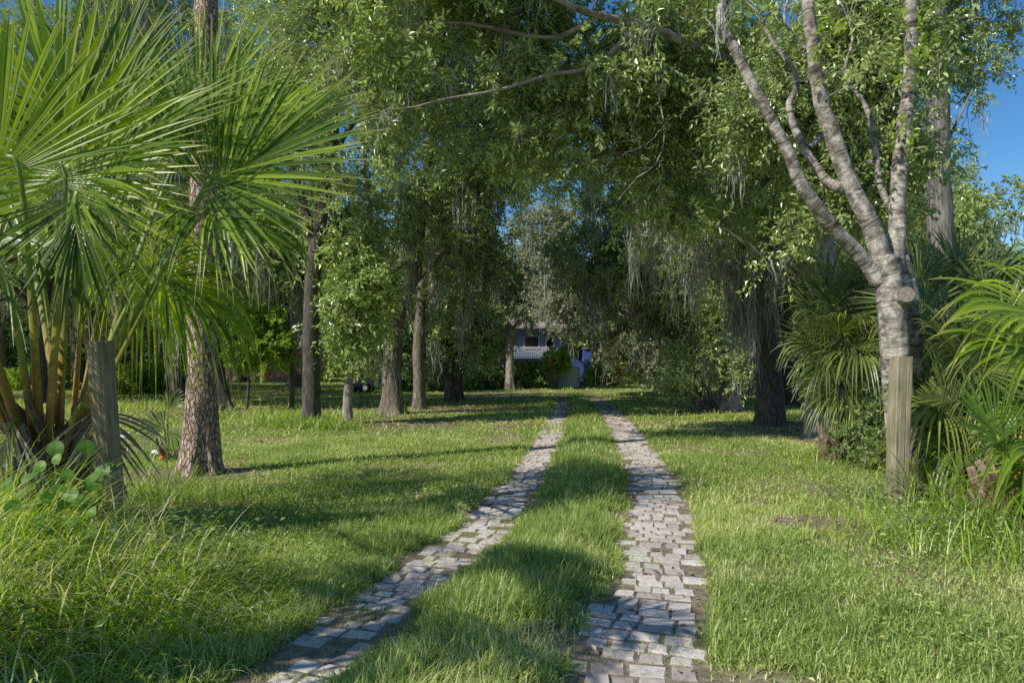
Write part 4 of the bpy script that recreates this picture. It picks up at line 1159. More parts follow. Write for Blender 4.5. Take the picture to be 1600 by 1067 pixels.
base = GX(88, 6.0)
palm = thing('cabbage_palm', 'big young fan palm with golden stalks beside the round timber post', 'palm', base)
boots(palm, base, 0.0, 0.95, 0.17, 26, 3)
Hh = base + [0, 0, 0.75]
def ph(dx, dz=0.0, dy=0.0): return Hh + np.array([dx, dy, dz])
FR = [
 # heart offset,   hub,               axis,              normal,            R    spread nseg droop
 (ph(0.02, .25, -.1), W(102, 292, 5.6), img(-.12, 1, -.12), img(.10, .30, -1), 1.72, 118, 60, .12, .4, .05),
 (ph(0.06, .2, -.05), W(112, 288, 5.75), img(.70, .75, .05), img(-.35, .40, -1), 1.65, 95, 54, .18, .45, .05),
 (ph(0.10, .1, .0), W(318, 296, 5.85), img(.80, .62, -.05), img(-.25, .25, -1), 1.62, 98, 56, .14, .0, .05),
 (ph(0.10, .1, .15), W(322, 288, 6.2), img(.50, .88, .15), img(-.3, .3, -1), 1.50, 80, 48, .22, .0, .045),
 (ph(-.08, .2, -.1), W(30, 268, 5.3), img(-.6, .8, -.2), img(.3, .3, -1), 1.55, 110, 54, .22, .4, .055),
 (ph(-.12, .1, -.1), W(-8, 410, 5.2), img(-.8, -.15, -.4), img(.2, .8, -.8), 1.25, 105, 50, .75, .35, .06),
 (ph(0.03, .1, -.15), W(118, 306, 5.35), img(.10, -1, -.28), img(.1, .3, -1), 1.05, 62, 34, .15, .6, .05),
 (ph(0.12, .05, .05), W(238, 418, 6.1), img(.72, -.32, .15), img(.25, .85, -.6), 1.05, 110, 44, .9, .25, .05),
 (ph(0.12, .1, -.05), W(325, 322, 5.75), img(.78, -.25, -.2), img(.3, .8, -.8), .95, 100, 40, .7, .1, .04),
 (ph(0.05, .1, .15), W(205, 372, 6.7), img(.35, -.55, .4), img(.2, .7, -.8), 1.25, 110, 50, .9, .3, .045),
 (ph(-.05, .1, .15), W(20, 330, 6.6), img(-.5, .45, .5), img(.1, .4, -1), 1.45, 110, 50, .4, .4, .045),
 (ph(0.05, .1, .2), W(210, 235, 6.7), img(.35, .85, .45), img(-.1, .3, -1), 1.55, 105, 52, .25, .3, .045),
 (ph(-.15, .0, -.15), W(-60, 470, 5.4), img(-.7, -.5, -.3), img(.0, .7, -.8), 1.15, 110, 48, .9, .35, .062),
 (ph(-.16, -.1, -.1), W(-120, 520, 5.6), img(-.9, -.3, -.2), img(.0, .8, -.6), 1.15, 110, 48, .8, .35, .064),
 (ph(0.05, .2, .15), W(150, 215, 6.3), img(.08, 1, .1), img(0, .3, -1), 1.65, 100, 48, .18, .3, .045),
 (ph(0.10, .15, .2), W(285, 225, 6.6), img(.35, 1, .1), img(-.1, .3, -1), 1.6, 95, 46, .2, .2, .04),
 (ph(0.10, .15, .2), W(350, 250, 6.5), img(.72, .75, .1), img(-.2, .4, -1), 1.45, 95, 46, .3, .1, .04),
 (ph(-.1, .1, -.25), np.array([-4.35, 3.95, 2.95]), np.array([-.1, -.75, .65]), np.array([.25, .6, .8]), 1.45, 115, 54, .4, .5, .055),  # this frond and the next lie out of view, added for their shadows
 (ph(-.2, .05, -.2), np.array([-5.1, 4.9, 2.5]), np.array([-.6, -.8, .1]), np.array([-.2, .4, 1]), 1.3, 115, 50, .7, .5, .055),
 (ph(0.06, .15, -.02), W(60, 395, 6.1), img(-.15, .35, .4), img(0, .5, -1), 1.1, 115, 48, .7, .5, .05),
]
for i, (he, hub, A_, N_, R_, sp, ns, dr, li, r0) in enumerate(FR):
    add_frond(palm, he, hub, A_, N_, R_, sp, int(ns * 1.12), dr * (.4 if dr < .36 else .75), seed=300 + i, lift=li, r0=r0, width=.84)
for i, (he, hub, A_, N_, R_) in enumerate([(ph(.1, -.1, -.1), W(150, 640, 5.7), img(.35, -1, -.2), img(.2, .2, -1), .75), (ph(-.15, -.15, -.15), W(20, 660, 5.5), img(-.4, -1, -.2), img(.1, .2, -1), .8)]):
    fr_ = add_frond(palm, he, hub, A_, N_, R_, 60, 22, .2, seed=390 + i, mat='dead_palm', lift=.5, r0=.04, width=.7)
    fr_['label'] = 'dead brown frond hanging down'

base = np.array([-3.3, 2.25, 0.0])  # unseen palm, added so its fronds shade the brick tracks
shade_palm = thing('cabbage_palm', 'unseen second fan palm added out of view to shade the brick tracks', 'palm', base)
boots(shade_palm, base, 0.0, 2.5, 0.16, 40, 13, (0.18, 0.36))
for i in range(9):
    az = i * 0.698 + 0.2
    d_ = np.array([math.cos(az), math.sin(az), 0])
    el_ = 0.35 + 0.5 * (i % 3) / 2
    hub = base + [0, 0, 2.5] + d_ * .5 + np.array([0, 0, .35 + .4 * el_])
    add_frond(shade_palm, base + [0, 0, 2.4], hub, d_ + [0, 0, el_ - .3], np.array([0, 0, 1.0]) - d_ * .3, 0.85, 105, 40, .55, seed=700 + i, r0=.04, r1=.013)

def palmetto(name, label, px, Zb, fr, mat, seed, hz=0.35, group=None, n_boot=10, fresh=(), extra=0, box_=None):
    base = GX(px, Zb)
    root = thing(name, label, 'palmetto', base, group)
    boots(root, base, 0.0, hz, 0.11, n_boot, seed, (0.2, 0.42))
    r = np.random.default_rng(seed + 500)
    fr = list(fr)
    for k in range(extra):
        x0, x1, y0, y1 = box_
        hx_, hy_ = r.uniform(x0, x1), r.uniform(y0, y1)
        u = (hx_ - (x0 + x1) / 2) / (x1 - x0) * 2
        v = ((y0 + y1) / 2 - hy_) / (y1 - y0) * 2
        fr.append((hx_, hy_, r.uniform(-.5, .5), img(u * .9 + r.normal(0, .25), v * .8 + .45 + r.normal(0, .2), r.normal(-.1, .3)), img(-u * .3, .55 + r.normal(0, .2), -1), r.uniform(.68, .9), r.uniform(95, 115), 40, r.uniform(.06, .28)))
    for i, (hx, hy, dz, A_, N_, R_, sp, ns, dr) in enumerate(fr):
        add_frond(root, base + [0, 0, hz * 0.8], W(hx, hy, Zb + dz), A_, N_, R_, sp, ns, dr, seed=seed * 10 + i, mat='palm_fresh' if i in fresh else mat, r0=0.030, r1=0.010, lift=0.25, costa=0.20, width=.86)
    return root

palmetto('saw_palmetto', 'dark palmetto with drooping blue green fans under the moss draped oak', 1305, 10.4, [
    (1285, 492, -.3, img(-.75, .6, -.2), img(.3, .5, -1), 0.95, 105, 40, .30), (1300, 472, 0, img(-.2, 1, 0), img(0, .3, -1), 0.95, 110, 42, .25), (1348, 486, .1, img(.5, .85, 0), img(-.2, .4, -1), 0.95, 105, 40, .3),
    (1298, 560, -.5, img(-.6, -.3, -.4), img(.1, .8, -.7), 0.80, 110, 42, .7), (1335, 548, -.5, img(.4, -.2, -.6), img(0, .8, -.7), 0.95, 110, 42, .7), (1310, 520, -.6, img(0, .5, -.7), img(0, .7, -.8), 0.85, 115, 40, .5),
    (1380, 540, .2, img(.9, .2, 0), img(-.1, .7, -.8), 0.95, 105, 40, .5), (1285, 540, .2, img(-.9, .1, .1), img(.2, .8, -.7), 0.75, 105, 40, .6), (1325, 610, -.4, img(.2, -.6, -.4), img(0, .6, -.8), .8, 100, 36, .6), (1300, 610, -.3, img(-.4, -.5, -.3), img(0, .6, -.8), .65, 100, 36, .6)], 'palm_dark', 41, extra=15, box_=(1285, 1395, 455, 590))
palmetto('saw_palmetto', 'tall palmetto with upright fans beneath the tall grey trunk', 1478, 9.2, [
    (1452, 470, 0, img(-.35, 1, 0), img(.2, .25, -1), 1.05, 90, 38, .2), (1495, 455, .1, img(.1, 1, 0), img(0, .25, -1), 1.05, 90, 38, .18), (1535, 470, 0, img(.45, .9, 0), img(-.1, .3, -1), 1.05, 95, 38, .2), (1560, 500, -.2, img(.7, .6, -.2), img(0, .5, -1), 1.0, 105, 40, .4),
    (1440, 530, -.3, img(-.8, .4, -.3), img(.2, .7, -.8), 0.95, 105, 40, .5), (1500, 530, -.6, img(0, .3, -.8), img(0, .8, -.6), 0.95, 115, 42, .6), (1460, 590, -.4, img(-.5, -.3, -.5), img(0, .8, -.6), 0.9, 110, 40, .7), (1530, 590, -.4, img(.4, -.4, -.5), img(0, .8, -.6), 0.9, 110, 40, .7)], 'palm_dark', 42, extra=17, box_=(1430, 1570, 440, 580))
palmetto('saw_palmetto', 'front palmetto with one fresh lime green fan and broken tan stubs', 1572, 6.2, [
    (1562, 690, -.75, img(-.42, .9, -.10), img(.30, .15, -1), 0.66, 76, 28, .05), (1650, 560, .2, img(-.9, .40, .1), img(.3, .7, -.8), 1.15, 95, 40, .45), (1660, 500, 0, img(-.92, .30, -.1), img(.3, .6, -.8), 1.25, 85, 36, .40),
    (1650, 690, -.4, img(-.8, .0, -.5), img(.1, .8, -.6), 1.0, 105, 38, .6), (1690, 600, -.6, img(-.8, .5, -.4), img(.2, .5, -.9), 1.2, 95, 38, .4), (1640, 750, -.3, img(-.7, -.1, -.4), img(0, .9, -.5), .7, 105, 36, .6), (1700, 780, -.3, img(-.9, .3, -.4), img(0, .8, -.6), 1.0, 105, 34, .6)], 'palm', 43, hz=0.40, n_boot=14, fresh=(0,))
palmetto('saw_palmetto', 'dim palmetto filling the gap between the square post and the front palmetto', 1530, 7.8, [
    (1500, 560, -.2, img(-.5, .8, -.2), img(.2, .4, -1), 0.95, 100, 38, .35), (1560, 560, 0, img(.2, .9, 0), img(0, .4, -1), 1.0, 100, 38, .3), (1480, 640, -.3, img(-.8, .1, -.4), img(.1, .8, -.7), 0.95, 105, 40, .7), (1540, 640, -.5, img(0, .2, -.8), img(0, .8, -.6), 0.9, 110, 40, .7), (1600, 600, -.2, img(.6, .6, -.3), img(0, .5, -.9), 1.0, 105, 38, .4),
    (1500, 690, -.4, img(-.4, -.3, -.5), img(0, .8, -.6), .8, 105, 36, .8)], 'palm_dark', 44, extra=12, box_=(1470, 1600, 540, 680))
palmetto('palm_seedling', 'small wispy palm seedling beside the pine trunk', 262, 10.6, [
    (262, 640, 0, img(.45, .9, 0), img(0, .3, -1), 0.42, 45, 14, .25), (256, 668, -.1, img(-.8, .3, -.2), img(0, .5, -.8), 0.48, 70, 16, .3), (264, 672, -.1, img(.5, -.4, -.3), img(0, .5, -.8), .34, 50, 10, .6)], 'palm_dark', 45, hz=0.12, n_boot=3)

# ================================================================ POSTS
def round_post(name, label, foot, top, rad, mat, seed, square=False):
    r = np.random.default_rng(seed)
    root = thing(name, label, 'post', (foot[0], foot[1], 0))
    sides = 44
    n = 46
    ang = np.linspace(0, 2 * np.pi, sides, endpoint=False)
    t = np.linspace(0, 1, n)
    foot = np.array(foot) - [0, 0, 0.15]
    path = foot[None] * (1 - t[:, None]) + np.array(top)[None] * t[:, None]
    if square:
        rr_ = 1 / np.maximum(np.abs(np.cos(ang)), np.abs(np.sin(ang))) ** 0.86
        rr_ = np.minimum(rr_, 1.30)
    else:
        rr_ = np.ones(sides)
    # vertical splits
    cr = np.zeros(sides)
    for k in ((4, 17, 30, 33, 39) if not square else (3, 12, 26, 35, 40)):
        cr[k] += r.uniform(.07, .16)
    q = np.stack([np.cos(ang)[None] * 2 + 0 * t[:, None], np.sin(ang)[None] * 2 + 0 * t[:, None], t[:, None] * 3 + 0 * ang[None]], -1)
    q2 = np.stack([np.cos(ang)[None] * 9 + 0 * t[:, None], np.sin(ang)[None] * 9 + 0 * t[:, None], t[:, None] * 2 + 0 * ang[None]], -1)
    R_ = rad * rr_[None] * (1 + 0.10 * (fbm(q, seed) - .5) + 0.07 * (fbm(q2, seed + 3) - .5)) * (1 - cr[None] * (0.4 + 0.9 * fbm(q + 9, seed + 1)))
    V = path[:, None] + np.stack([np.cos(ang)[None] * R_, np.sin(ang)[None] * R_, 0 * R_], -1)
    V[-1, :, 2] += 0.02 * (fbm(np.stack([np.cos(ang) * 3, np.sin(ang) * 3, 0 * ang], -1), seed + 2) - .5) * 2
    L = t * np.linalg.norm(path[-1] - path[0])
    bc = np.stack([np.cos(ang)[None] * rad * rr_[None] + 0 * t[:, None], np.sin(ang)[None] * rad * rr_[None] + 0 * t[:, None], L[:, None] + 0 * ang[None]], -1)
    a = Acc()
    i = np.arange(n - 1)[:, None] * sides
    j = np.arange(sides)[None]
    j2 = (j + 1) % sides
    Q = np.stack([i + j, i + j2, i + sides + j2, i + sides + j], -1).reshape(-1, 4)
    a.add(V.reshape(-1, 3), quads=Q, bc=bc.reshape(-1, 3))
    a.build('shaft', M[mat], root, smooth=False)
    a = Acc()
    ring = V[-1]
    c = ring.mean(0)
    rings = [ring * (1 - s) + c * s + [0, 0, 0.004 * s + r.normal(0, 0.001)] for s in (0, .3, .6, .85)]
    Vt = np.concatenate(rings + [c[None] + [0, 0, .003]])
    qs = []
    for k in range(3):
        qs.append(np.stack([k * sides + np.arange(sides), k * sides + (np.arange(sides) + 1) % sides, (k + 1) * sides + (np.arange(sides) + 1) % sides, (k + 1) * sides + np.arange(sides)], -1))
    tr = np.stack([3 * sides + np.arange(sides), 3 * sides + (np.arange(sides) + 1) % sides, np.full(sides, 4 * sides)], -1)
    a.add(Vt, quads=np.concatenate(qs), tris=tr)
    a.build('top_end', M['cutwood'], root)
    return root

p0, p1 = G(181, 862), W(156, 534, G(181, 862)[1])
round_post('fence_post', 'round weathered timber post with a flat sawn top beside the palm', p0, p1, 0.096, 'post_l', 51)
p0, p1 = G(1400, 800), W(1408, 558, G(1400, 800)[1])
sq = round_post('fence_post', 'square mossy timber post in front of the pale banded tree', p0, p1, 0.084, 'post_r', 52, square=True)

# ================================================================ WEEDS AND UNDERGROWTH
r = np.random.default_rng(61)
a = Acc()
m = 38000
x = r.uniform(-5.6, -0.9, m)
y = r.uniform(2.7, 6.2, m)
edge = tx(TR_L, y) - hw_l(y) - x            # distance left of the track
den = sstep(0.02, 0.35, edge) * (1 - sstep(5.2, 6.2, y)) * (0.25 + 0.9 * sstep(0.35, 0.6, n2(x, y, 1.4, 90)))
den *= 1 - 0.92 * sstep(4.5, 5.3, y + 0.45 * (x + 2.0)) * (x > -3.0)
k = r.random(m) < den
x, y, edge = x[k], y[k], edge[k]
m = len(x)
hh = (0.22 + 0.46 * sstep(0.15, 1.2, edge) + 0.34 * sstep(1.2, 2.4, edge)) * r.uniform(0.55, 1.25, m)
hh = hh * (1 - .70 * sstep(4.3, 4.9, y) * sstep(-3.5, -3.0, x))
az = r.uniform(0, 6.28, m)
az = np.where(r.random(m) < .45, r.normal(-0.5, 0.7, m), az)
rn = np.clip(r.normal(0.42, 0.2, m) + 0.25 * sstep(.5, .7, n2(x, y, 1.1, 95)), 0, .74)
rn = np.where(r.random(m) < 0.24 + 0.36 * sstep(.5, .65, n2(x, y, 1.9, 96)), r.uniform(.8, 1, m), rn)
blades(a, np.stack([x, y, gz(x, y) - .01], -1), hh, r.uniform(.003, .0125, m), az, r.uniform(.05, .8, m), r.uniform(.6, 2.4, m), rn, seg=5)
# tufts by the tree feet and round the right post
for (px, py, n_, rx, ry, h0, tone) in ((480, 668, 900, .7, .35, .34, .2), (500, 672, 500, .5, .25, .3, .25), (1400, 806, 300, .5, .15, .12, .4), (1560, 860, 1300, .6, .5, .36, .4), (1560, 800, 900, .7, .5, .5, .35), (1450, 840, 500, .5, .3, .15, .45), (1340, 720, 500, .7, .4, .3, .25),
                           (1130, 655, 400, 1.0, .4, .25, .45), (860, 670, 250, .4, .8, .2, .4), (60, 800, 700, .45, .3, .55, .4), (95, 800, 400, .25, .2, .45, .4), (20, 830, 600, .35, .3, .6, .45), (305, 790, 260, .45, .2, .5, .2), (250, 760, 90, .3, .2, .55, .1), (455, 655, 800, 1.2, .7, .4, .35), (230, 640, 900, 2.4, 1.2, .45, .6)):
    c = G(px, py)
    X_, Y_ = c[0] + r.normal(0, rx, n_), c[1] + r.normal(0, ry, n_)
    blades(a, np.stack([X_, Y_, gz(X_, Y_)], -1), h0 * r.uniform(.5, 1.3, n_), r.uniform(.005, .011, n_) * max(1, c[1] / 8), r.uniform(0, 6.28, n_), r.uniform(0, .6, n_), r.uniform(.4, 1.7, n_), np.where(r.random(n_) < .14, r.uniform(.8, 1, n_), np.clip(r.normal(tone, .17, n_), 0, .74)), seg=4)
# long arching blades under the palmettos
n_ = 520
X_, Y_ = r.uniform(3.3, 6.2, n_), r.uniform(5.4, 8.2, n_)
k = (X_ > 3.75 + 0.25 * (Y_ - 6))
X_, Y_ = X_[k], Y_[k]
n_ = len(X_)
blades(a, np.stack([X_, Y_, gz(X_, Y_)], -1), r.uniform(.5, 1.25, n_), r.uniform(.010, .02, n_), r.normal(3.6, 1.3, n_), r.uniform(.05, .5, n_), r.uniform(.8, 2.2, n_), np.clip(r.normal(.3, .2, n_), 0, .95), seg=6)
w = a.build('weeds', M['weed'])
tag(w, 'tall arching weeds and straw round the posts and tree feet', kind='stuff')

def leafy(a, C, n_per, rad, LL, LW, r, squash=.7, flat=.5, tone=0.0):
    q = len(C) * n_per
    CC = np.repeat(C, n_per, 0) + r.normal(0, 1, (q, 3)) * np.array([rad, rad, rad * squash])
    CC[:, 2] = np.maximum(CC[:, 2], gz(CC[:, 0], CC[:, 1]) + 0.012)
    leaves(a, CC, nrm(r.normal(size=(q, 3)) * [1, 1, .5]), nrm(r.normal(0, flat, (q, 3)) + [0, -.25, 1]), LL * r.uniform(.6, 1.3, q), LW * r.uniform(.7, 1.2, q), np.clip(np.repeat(r.random(len(C)), n_per) * .5 + r.random(q) * .5 + tone, 0, 1))

a = Acc()
n_ = 420
x, y = r.uniform(-5.0, -1.5, n_), r.uniform(2.9, 5.2, n_)
edge = tx(TR_L, y) - hw_l(y) - x
k = r.random(n_) < sstep(.25, 1.5, edge)
C = np.stack([x[k], y[k], gz(x[k], y[k]) + r.uniform(.02, .28, k.sum())], -1)
leafy(a, C, 26, .13, .05, .024, r)
# creeping ground cover round the square post
n_ = 520
x, y = r.uniform(2.7, 5.6, n_), r.uniform(4.9, 8.0, n_)
k = (r.random(n_) < sstep(.0, .8, x - 2.75 - .22 * (y - 5))) & (n2(x, y, 1.5, 98) > .36)
C = np.stack([x[k], y[k], gz(x[k], y[k]) + r.uniform(.0, .14, k.sum())], -1)
leafy(a, C, 30, .14, .042, .024, r, squash=.5, tone=.12)
n_ = 60
TP = []
for i in range(n_):
    s = np.array([r.uniform(3.4, 5.6), r.uniform(5.2, 7.4), 0.02])
    e = s + np.array([r.normal(0, .5), r.normal(0, .4), r.uniform(.05, .35)])
    TP.append(spline([s, (s + e) / 2 + [0, 0, r.uniform(.1, .25)], e], 8))
tubes(a, np.array(TP), np.linspace(.004, .0015, 8)[None], 4, mat=1)
g = a.build('ground_cover', [M['leaf_shrub'], M['twig']])
tag(g, 'small leaved creeping ground cover round both posts', kind='stuff')

def bush(name, label, cat, base, ells, n, mat, seed, LL=.07, LW=.035, spread=.22, per=10, sprigs=4, group=None, gap=.2, part='foliage'):
    r = np.random.default_rng(seed)
    base = np.asarray(base, float)
    root = thing(name, label, cat, base, group)
    a = Acc()
    skel = []
    for k in range(7):
        az = k * .9 + r.uniform(-.3, .3)
        c = ells[k % len(ells)][0]
        e = base + (c - base) * .5 + np.array([math.cos(az) * .25, math.sin(az) * .25, 0])
        p = spline([base + [math.cos(az) * .05, math.sin(az) * .05, -.02], (base + e) / 2 + [0, 0, .05], e], 9)
        tube(a, p, np.linspace(.022, .008, 9), 6, seed=k)
        skel.append(p[1:])
    a.build('stem', M['twig'], root, smooth=True)
    skel = np.concatenate(skel)
    a = Acc()
    grow(a, skel, np.full(len(skel), .012), clump_centres(ells, n, r, gap=gap, zmin=.08), r, sprigs=sprigs, per=per, spread=spread, LL=LL, LW=LW, thin=.5)
    a.build(part, [M[mat], M['twig']], root)
    return root

Z = 8.6
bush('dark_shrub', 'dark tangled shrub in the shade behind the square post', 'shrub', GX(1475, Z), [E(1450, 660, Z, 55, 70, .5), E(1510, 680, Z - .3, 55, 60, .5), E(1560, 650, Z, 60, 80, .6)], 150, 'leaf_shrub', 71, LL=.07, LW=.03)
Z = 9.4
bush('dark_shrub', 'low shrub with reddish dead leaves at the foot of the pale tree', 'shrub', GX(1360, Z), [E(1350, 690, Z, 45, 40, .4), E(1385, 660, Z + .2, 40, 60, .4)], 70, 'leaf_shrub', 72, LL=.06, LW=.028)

# round-leaved vine climbing over the palm foot
r = np.random.default_rng(81)
root = thing('climbing_vine', 'round leaved green vine scrambling over the foot of the palm', 'vine', GX(80, 4.35))
spots = [(110, 772), (122, 788), (135, 795), (150, 790), (100, 790), (128, 808), (145, 800), (60, 845), (45, 850), (25, 880), (20, 872), (70, 862), (75, 832), (52, 838), (112, 838), (85, 716), (148, 742), (147, 755), (160, 735), (88, 700), (118, 815), (95, 822),
         (35, 770), (58, 792), (75, 775), (20, 790), (5, 830), (62, 812), (88, 855), (105, 870), (130, 850), (12, 905), (55, 915), (95, 905), (120, 885), (8, 865), (150, 832), (30, 940), (70, 940), (10, 760), (45, 745), (65, 730), (40, 905), (80, 890), (66, 815), (30, 820), (15, 845), (170, 730), (130, 700), (10, 800), (90, 765), (105, 745)]
tops = []
for (x_, y_) in spots:
    c = W(x_ + r.normal(0, 2), y_ + r.normal(0, 2), 4.25 + r.normal(0, .10))
    rad = r.uniform(.032, .058)
    az, el = r.uniform(-2.4, -.7), r.uniform(.1, 1.1)
    N_ = np.array([math.cos(az) * math.cos(el), math.sin(az) * math.cos(el), math.sin(el)])
    U = nrm(np.cross(N_, [0.1, .2, 1]))
    Vv = np.cross(N_, U)
    ph = np.linspace(0, 2 * np.pi, 14, endpoint=False)
    rr_ = rad * (1 - .28 * np.exp(-((ph - np.pi / 2) / .35) ** 2) + .10 * np.exp(-((ph - 3 * np.pi / 2) / .4) ** 2))
    ring = c + np.cos(ph)[:, None] * U * rr_[:, None] + np.sin(ph)[:, None] * Vv * rr_[:, None] + N_ * (0.12 * rad * np.cos(2 * ph))[:, None]
    a = Acc()
    a.add(np.vstack([c + N_ * .1 * rad, ring]), tris=[[0, 1 + k, 1 + (k + 1) % 14] for k in range(14)], rnd=r.random(), aux=[0] + [1] * 14)
    a.build('leaf', M['vine'], root)
    tops.append(c)
a = Acc()
tops = np.array(tops)
for k in range(9):
    idx = r.choice(len(tops), 4, replace=False)
    pts = tops[idx][np.argsort(tops[idx][:, 2])] + [0, .03, -.02]
    tube(a, spline(np.vstack([[pts[0][0], pts[0][1] + .1, .12], pts]), 24), .004, 5)
a.build('stem', M['petiole'], root, smooth=True)

# small orange wildflowers at the near edge
M['petal'] = plain_mat('orange_petal', (0.75, 0.26, 0.02), 0.5, .2, 40)
def flower(loc, label):
    root = thing('wildflower', label, 'flower', loc, 'orange wildflowers in the weeds')
    a = Acc()
    loc = np.asarray(loc, float)
    tube(a, spline([loc - [0, 0, .2], loc - [0.01, 0, .1], loc], 6), .002, 5)
    a.build('stem', M['petiole'], root)
    a = Acc()
    ph = np.linspace(0, 6.283, 9, endpoint=False)
    leaves(a, np.repeat(loc[None], 9, 0), np.stack([np.cos(ph), np.sin(ph), .35 + 0 * ph], -1), np.tile([0, 0, 1.0], (9, 1)), .016, .011, np.linspace(0, 1, 9))
    leaves(a, np.repeat(loc[None] + [0, 0, .003], 6, 0), np.stack([np.cos(ph[:6] * 1.5), np.sin(ph[:6] * 1.5), .9 + 0 * ph[:6]], -1), np.tile([0, 0, 1.0], (6, 1)), .011, .008, np.linspace(0, 1, 6))
    a.build('petal', M['petal'], root)
flower(W(48, 1062, 3.15), 'orange wildflower lowest in the corner weeds')
flower(W(74, 1056, 3.2), 'orange wildflower just beside the lowest one')
flower(W(60, 1028, 3.3), 'orange wildflower a little above the other two')
# ================================================================ HOUSE, SHED, YARD
M['blue_wall'] = plain_mat('blue_painted_siding', (0.045, 0.085, 0.24), 0.7, .15, 1.5)
M['grey_wall'] = plain_mat('blue_grey_siding', (0.20, 0.24, 0.32), 0.75, .15, 1.2)
M['roof'] = plain_mat('faded_roof_shingle', (0.30, 0.25, 0.235), 0.9, .2, 2.5, bump=.3)
M['white_paint'] = plain_mat('weathered_white_paint', (0.44, 0.43, 0.44), 0.6, .12, 3.0)
M['glass'] = plain_mat('dark_window_glass', (0.012, 0.014, 0.018), 0.12, .1, 1.0)
M['shed'] = plain_mat('pale_grey_shed_panel', (0.40, 0.45, 0.46), 0.55, .08, 2.0)
M['shed_roof'] = plain_mat('shed_lid', (0.34, 0.36, 0.38), 0.5, .1, 2.0)
M['orange'] = plain_mat('orange_plastic', (0.65, 0.17, 0.03), 0.5, .15, 6)
M['dark_metal'] = plain_mat('dark_grey_car_paint', (0.05, 0.052, 0.058), 0.3, .15, 3.0)
M['silver'] = plain_mat('pale_trim', (0.55, 0.55, 0.57), 0.4, .1, 4.0)
M['rubber'] = plain_mat('tyre_rubber', (0.02, 0.02, 0.02), 0.85, .2, 8)
M['brick_wall'] = plain_mat('pink_brick', (0.42, 0.22, 0.19), 0.85, .25, 3.0)
M['bird'] = plain_mat('white_feather', (0.80, 0.80, 0.80), 0.7, .06, 12)
M['bill'] = plain_mat('orange_bill', (0.55, 0.22, 0.08), 0.5, .15, 12)

ZH = 48.0
def hx(px, Z=ZH): return (px - 800.0) * Z / F
def hz(py, Z=ZH): return HC + (YH - py) * Z / F

house = thing('house', 'blue grey raised house with white balcony rail seen at the end of the drive', 'house', (hx(820), ZH, 0))
a = Acc()
box(a, (hx(735), ZH, 0), (hx(884), ZH + 9, hz(512)))
a.build('wall', M['grey_wall'], house)
a = Acc()      # gabled roof with eaves
x0, x1, ze, zr = hx(728), hx(891), hz(514), hz(492)
for (ya, yb, za, zb) in ((ZH - .8, ZH + 4.5, ze, zr), (ZH + 9.8, ZH + 4.5, ze, zr)):
    P_ = np.array([[[x0, ya, za], [x1, ya, za]], [[x0, yb, zb], [x1, yb, zb]], [[x0, yb, zb + .14], [x1, yb, zb + .14]], [[x0, ya, za + .14], [x1, ya, za + .14]], [[x0, ya, za], [x1, ya, za]]])
    grid_surface(a, P_)
a.build('roof', M['roof'], house)
a = Acc()
for s in (hx(736), hx(883)):
    a.add([[s, ZH + .003, hz(512)], [s, ZH + 9, hz(512)], [s, ZH + 4.5, zr - .1]], tris=[[0, 1, 2]])
a.build('gable', M['grey_wall'], house)
for (xa, xb, ya, yb) in ((786, 806, 547, 522), (818, 843, 545, 524), (852, 866, 545, 526), (752, 768, 552, 528)):
    a = Acc()
    t_ = .09
    X0, X1, Z0, Z1 = hx(xa), hx(xb), hz(ya), hz(yb)
    for lo, hi in (((X0, ZH - .06, Z0), (X0 + t_, ZH + .02, Z1)), ((X1 - t_, ZH - .06, Z0), (X1, ZH + .02, Z1)), ((X0 + t_, ZH - .06, Z1 - t_), (X1 - t_, ZH + .02, Z1)), ((X0 + t_, ZH - .06, Z0), (X1 - t_, ZH + .02, Z0 + t_))):
        box(a, lo, hi)
    f_ = a.build('window', M['white_paint'] if xa > 800 else M['grey_wall'], house)
    a = Acc()
    box(a, (X0 + t_, ZH - .015, Z0 + t_), (X1 - t_, ZH + .015, Z1 - t_))
    a.build('pane', M['glass'], f_)
a = Acc()
yd = ZH - 2.2
box(a, (hx(780), yd, hz(565)), (hx(872), ZH - .01, hz(560)))
deck = a.build('balcony_deck', M['grey_wall'], house)
for px in (783, 812, 841, 869):
    a = Acc()
    box(a, (hx(px) - .07, yd + .05, 0), (hx(px) + .07, yd + .19, hz(565)))
    a.build('support_post', M['blue_wall'], deck)
a = Acc()
box(a, (hx(780), yd + .02, hz(545)), (hx(872), yd + .10, hz(543)))
box(a, (hx(780), yd + .03, hz(559)), (hx(872), yd + .09, hz(558)))
x = hx(780) + .06
while x < hx(872):
    box(a, (x, yd + .035, hz(558)), (x + .04, yd + .075, hz(545)))
    x += .13
a.build('balcony_rail', M['white_paint'], house)
a = Acc()
box(a, (hx(788), ZH - .25, 0), (hx(850), ZH - .02, hz(566)))
a.build('lower_wall', M['blue_wall'], house)

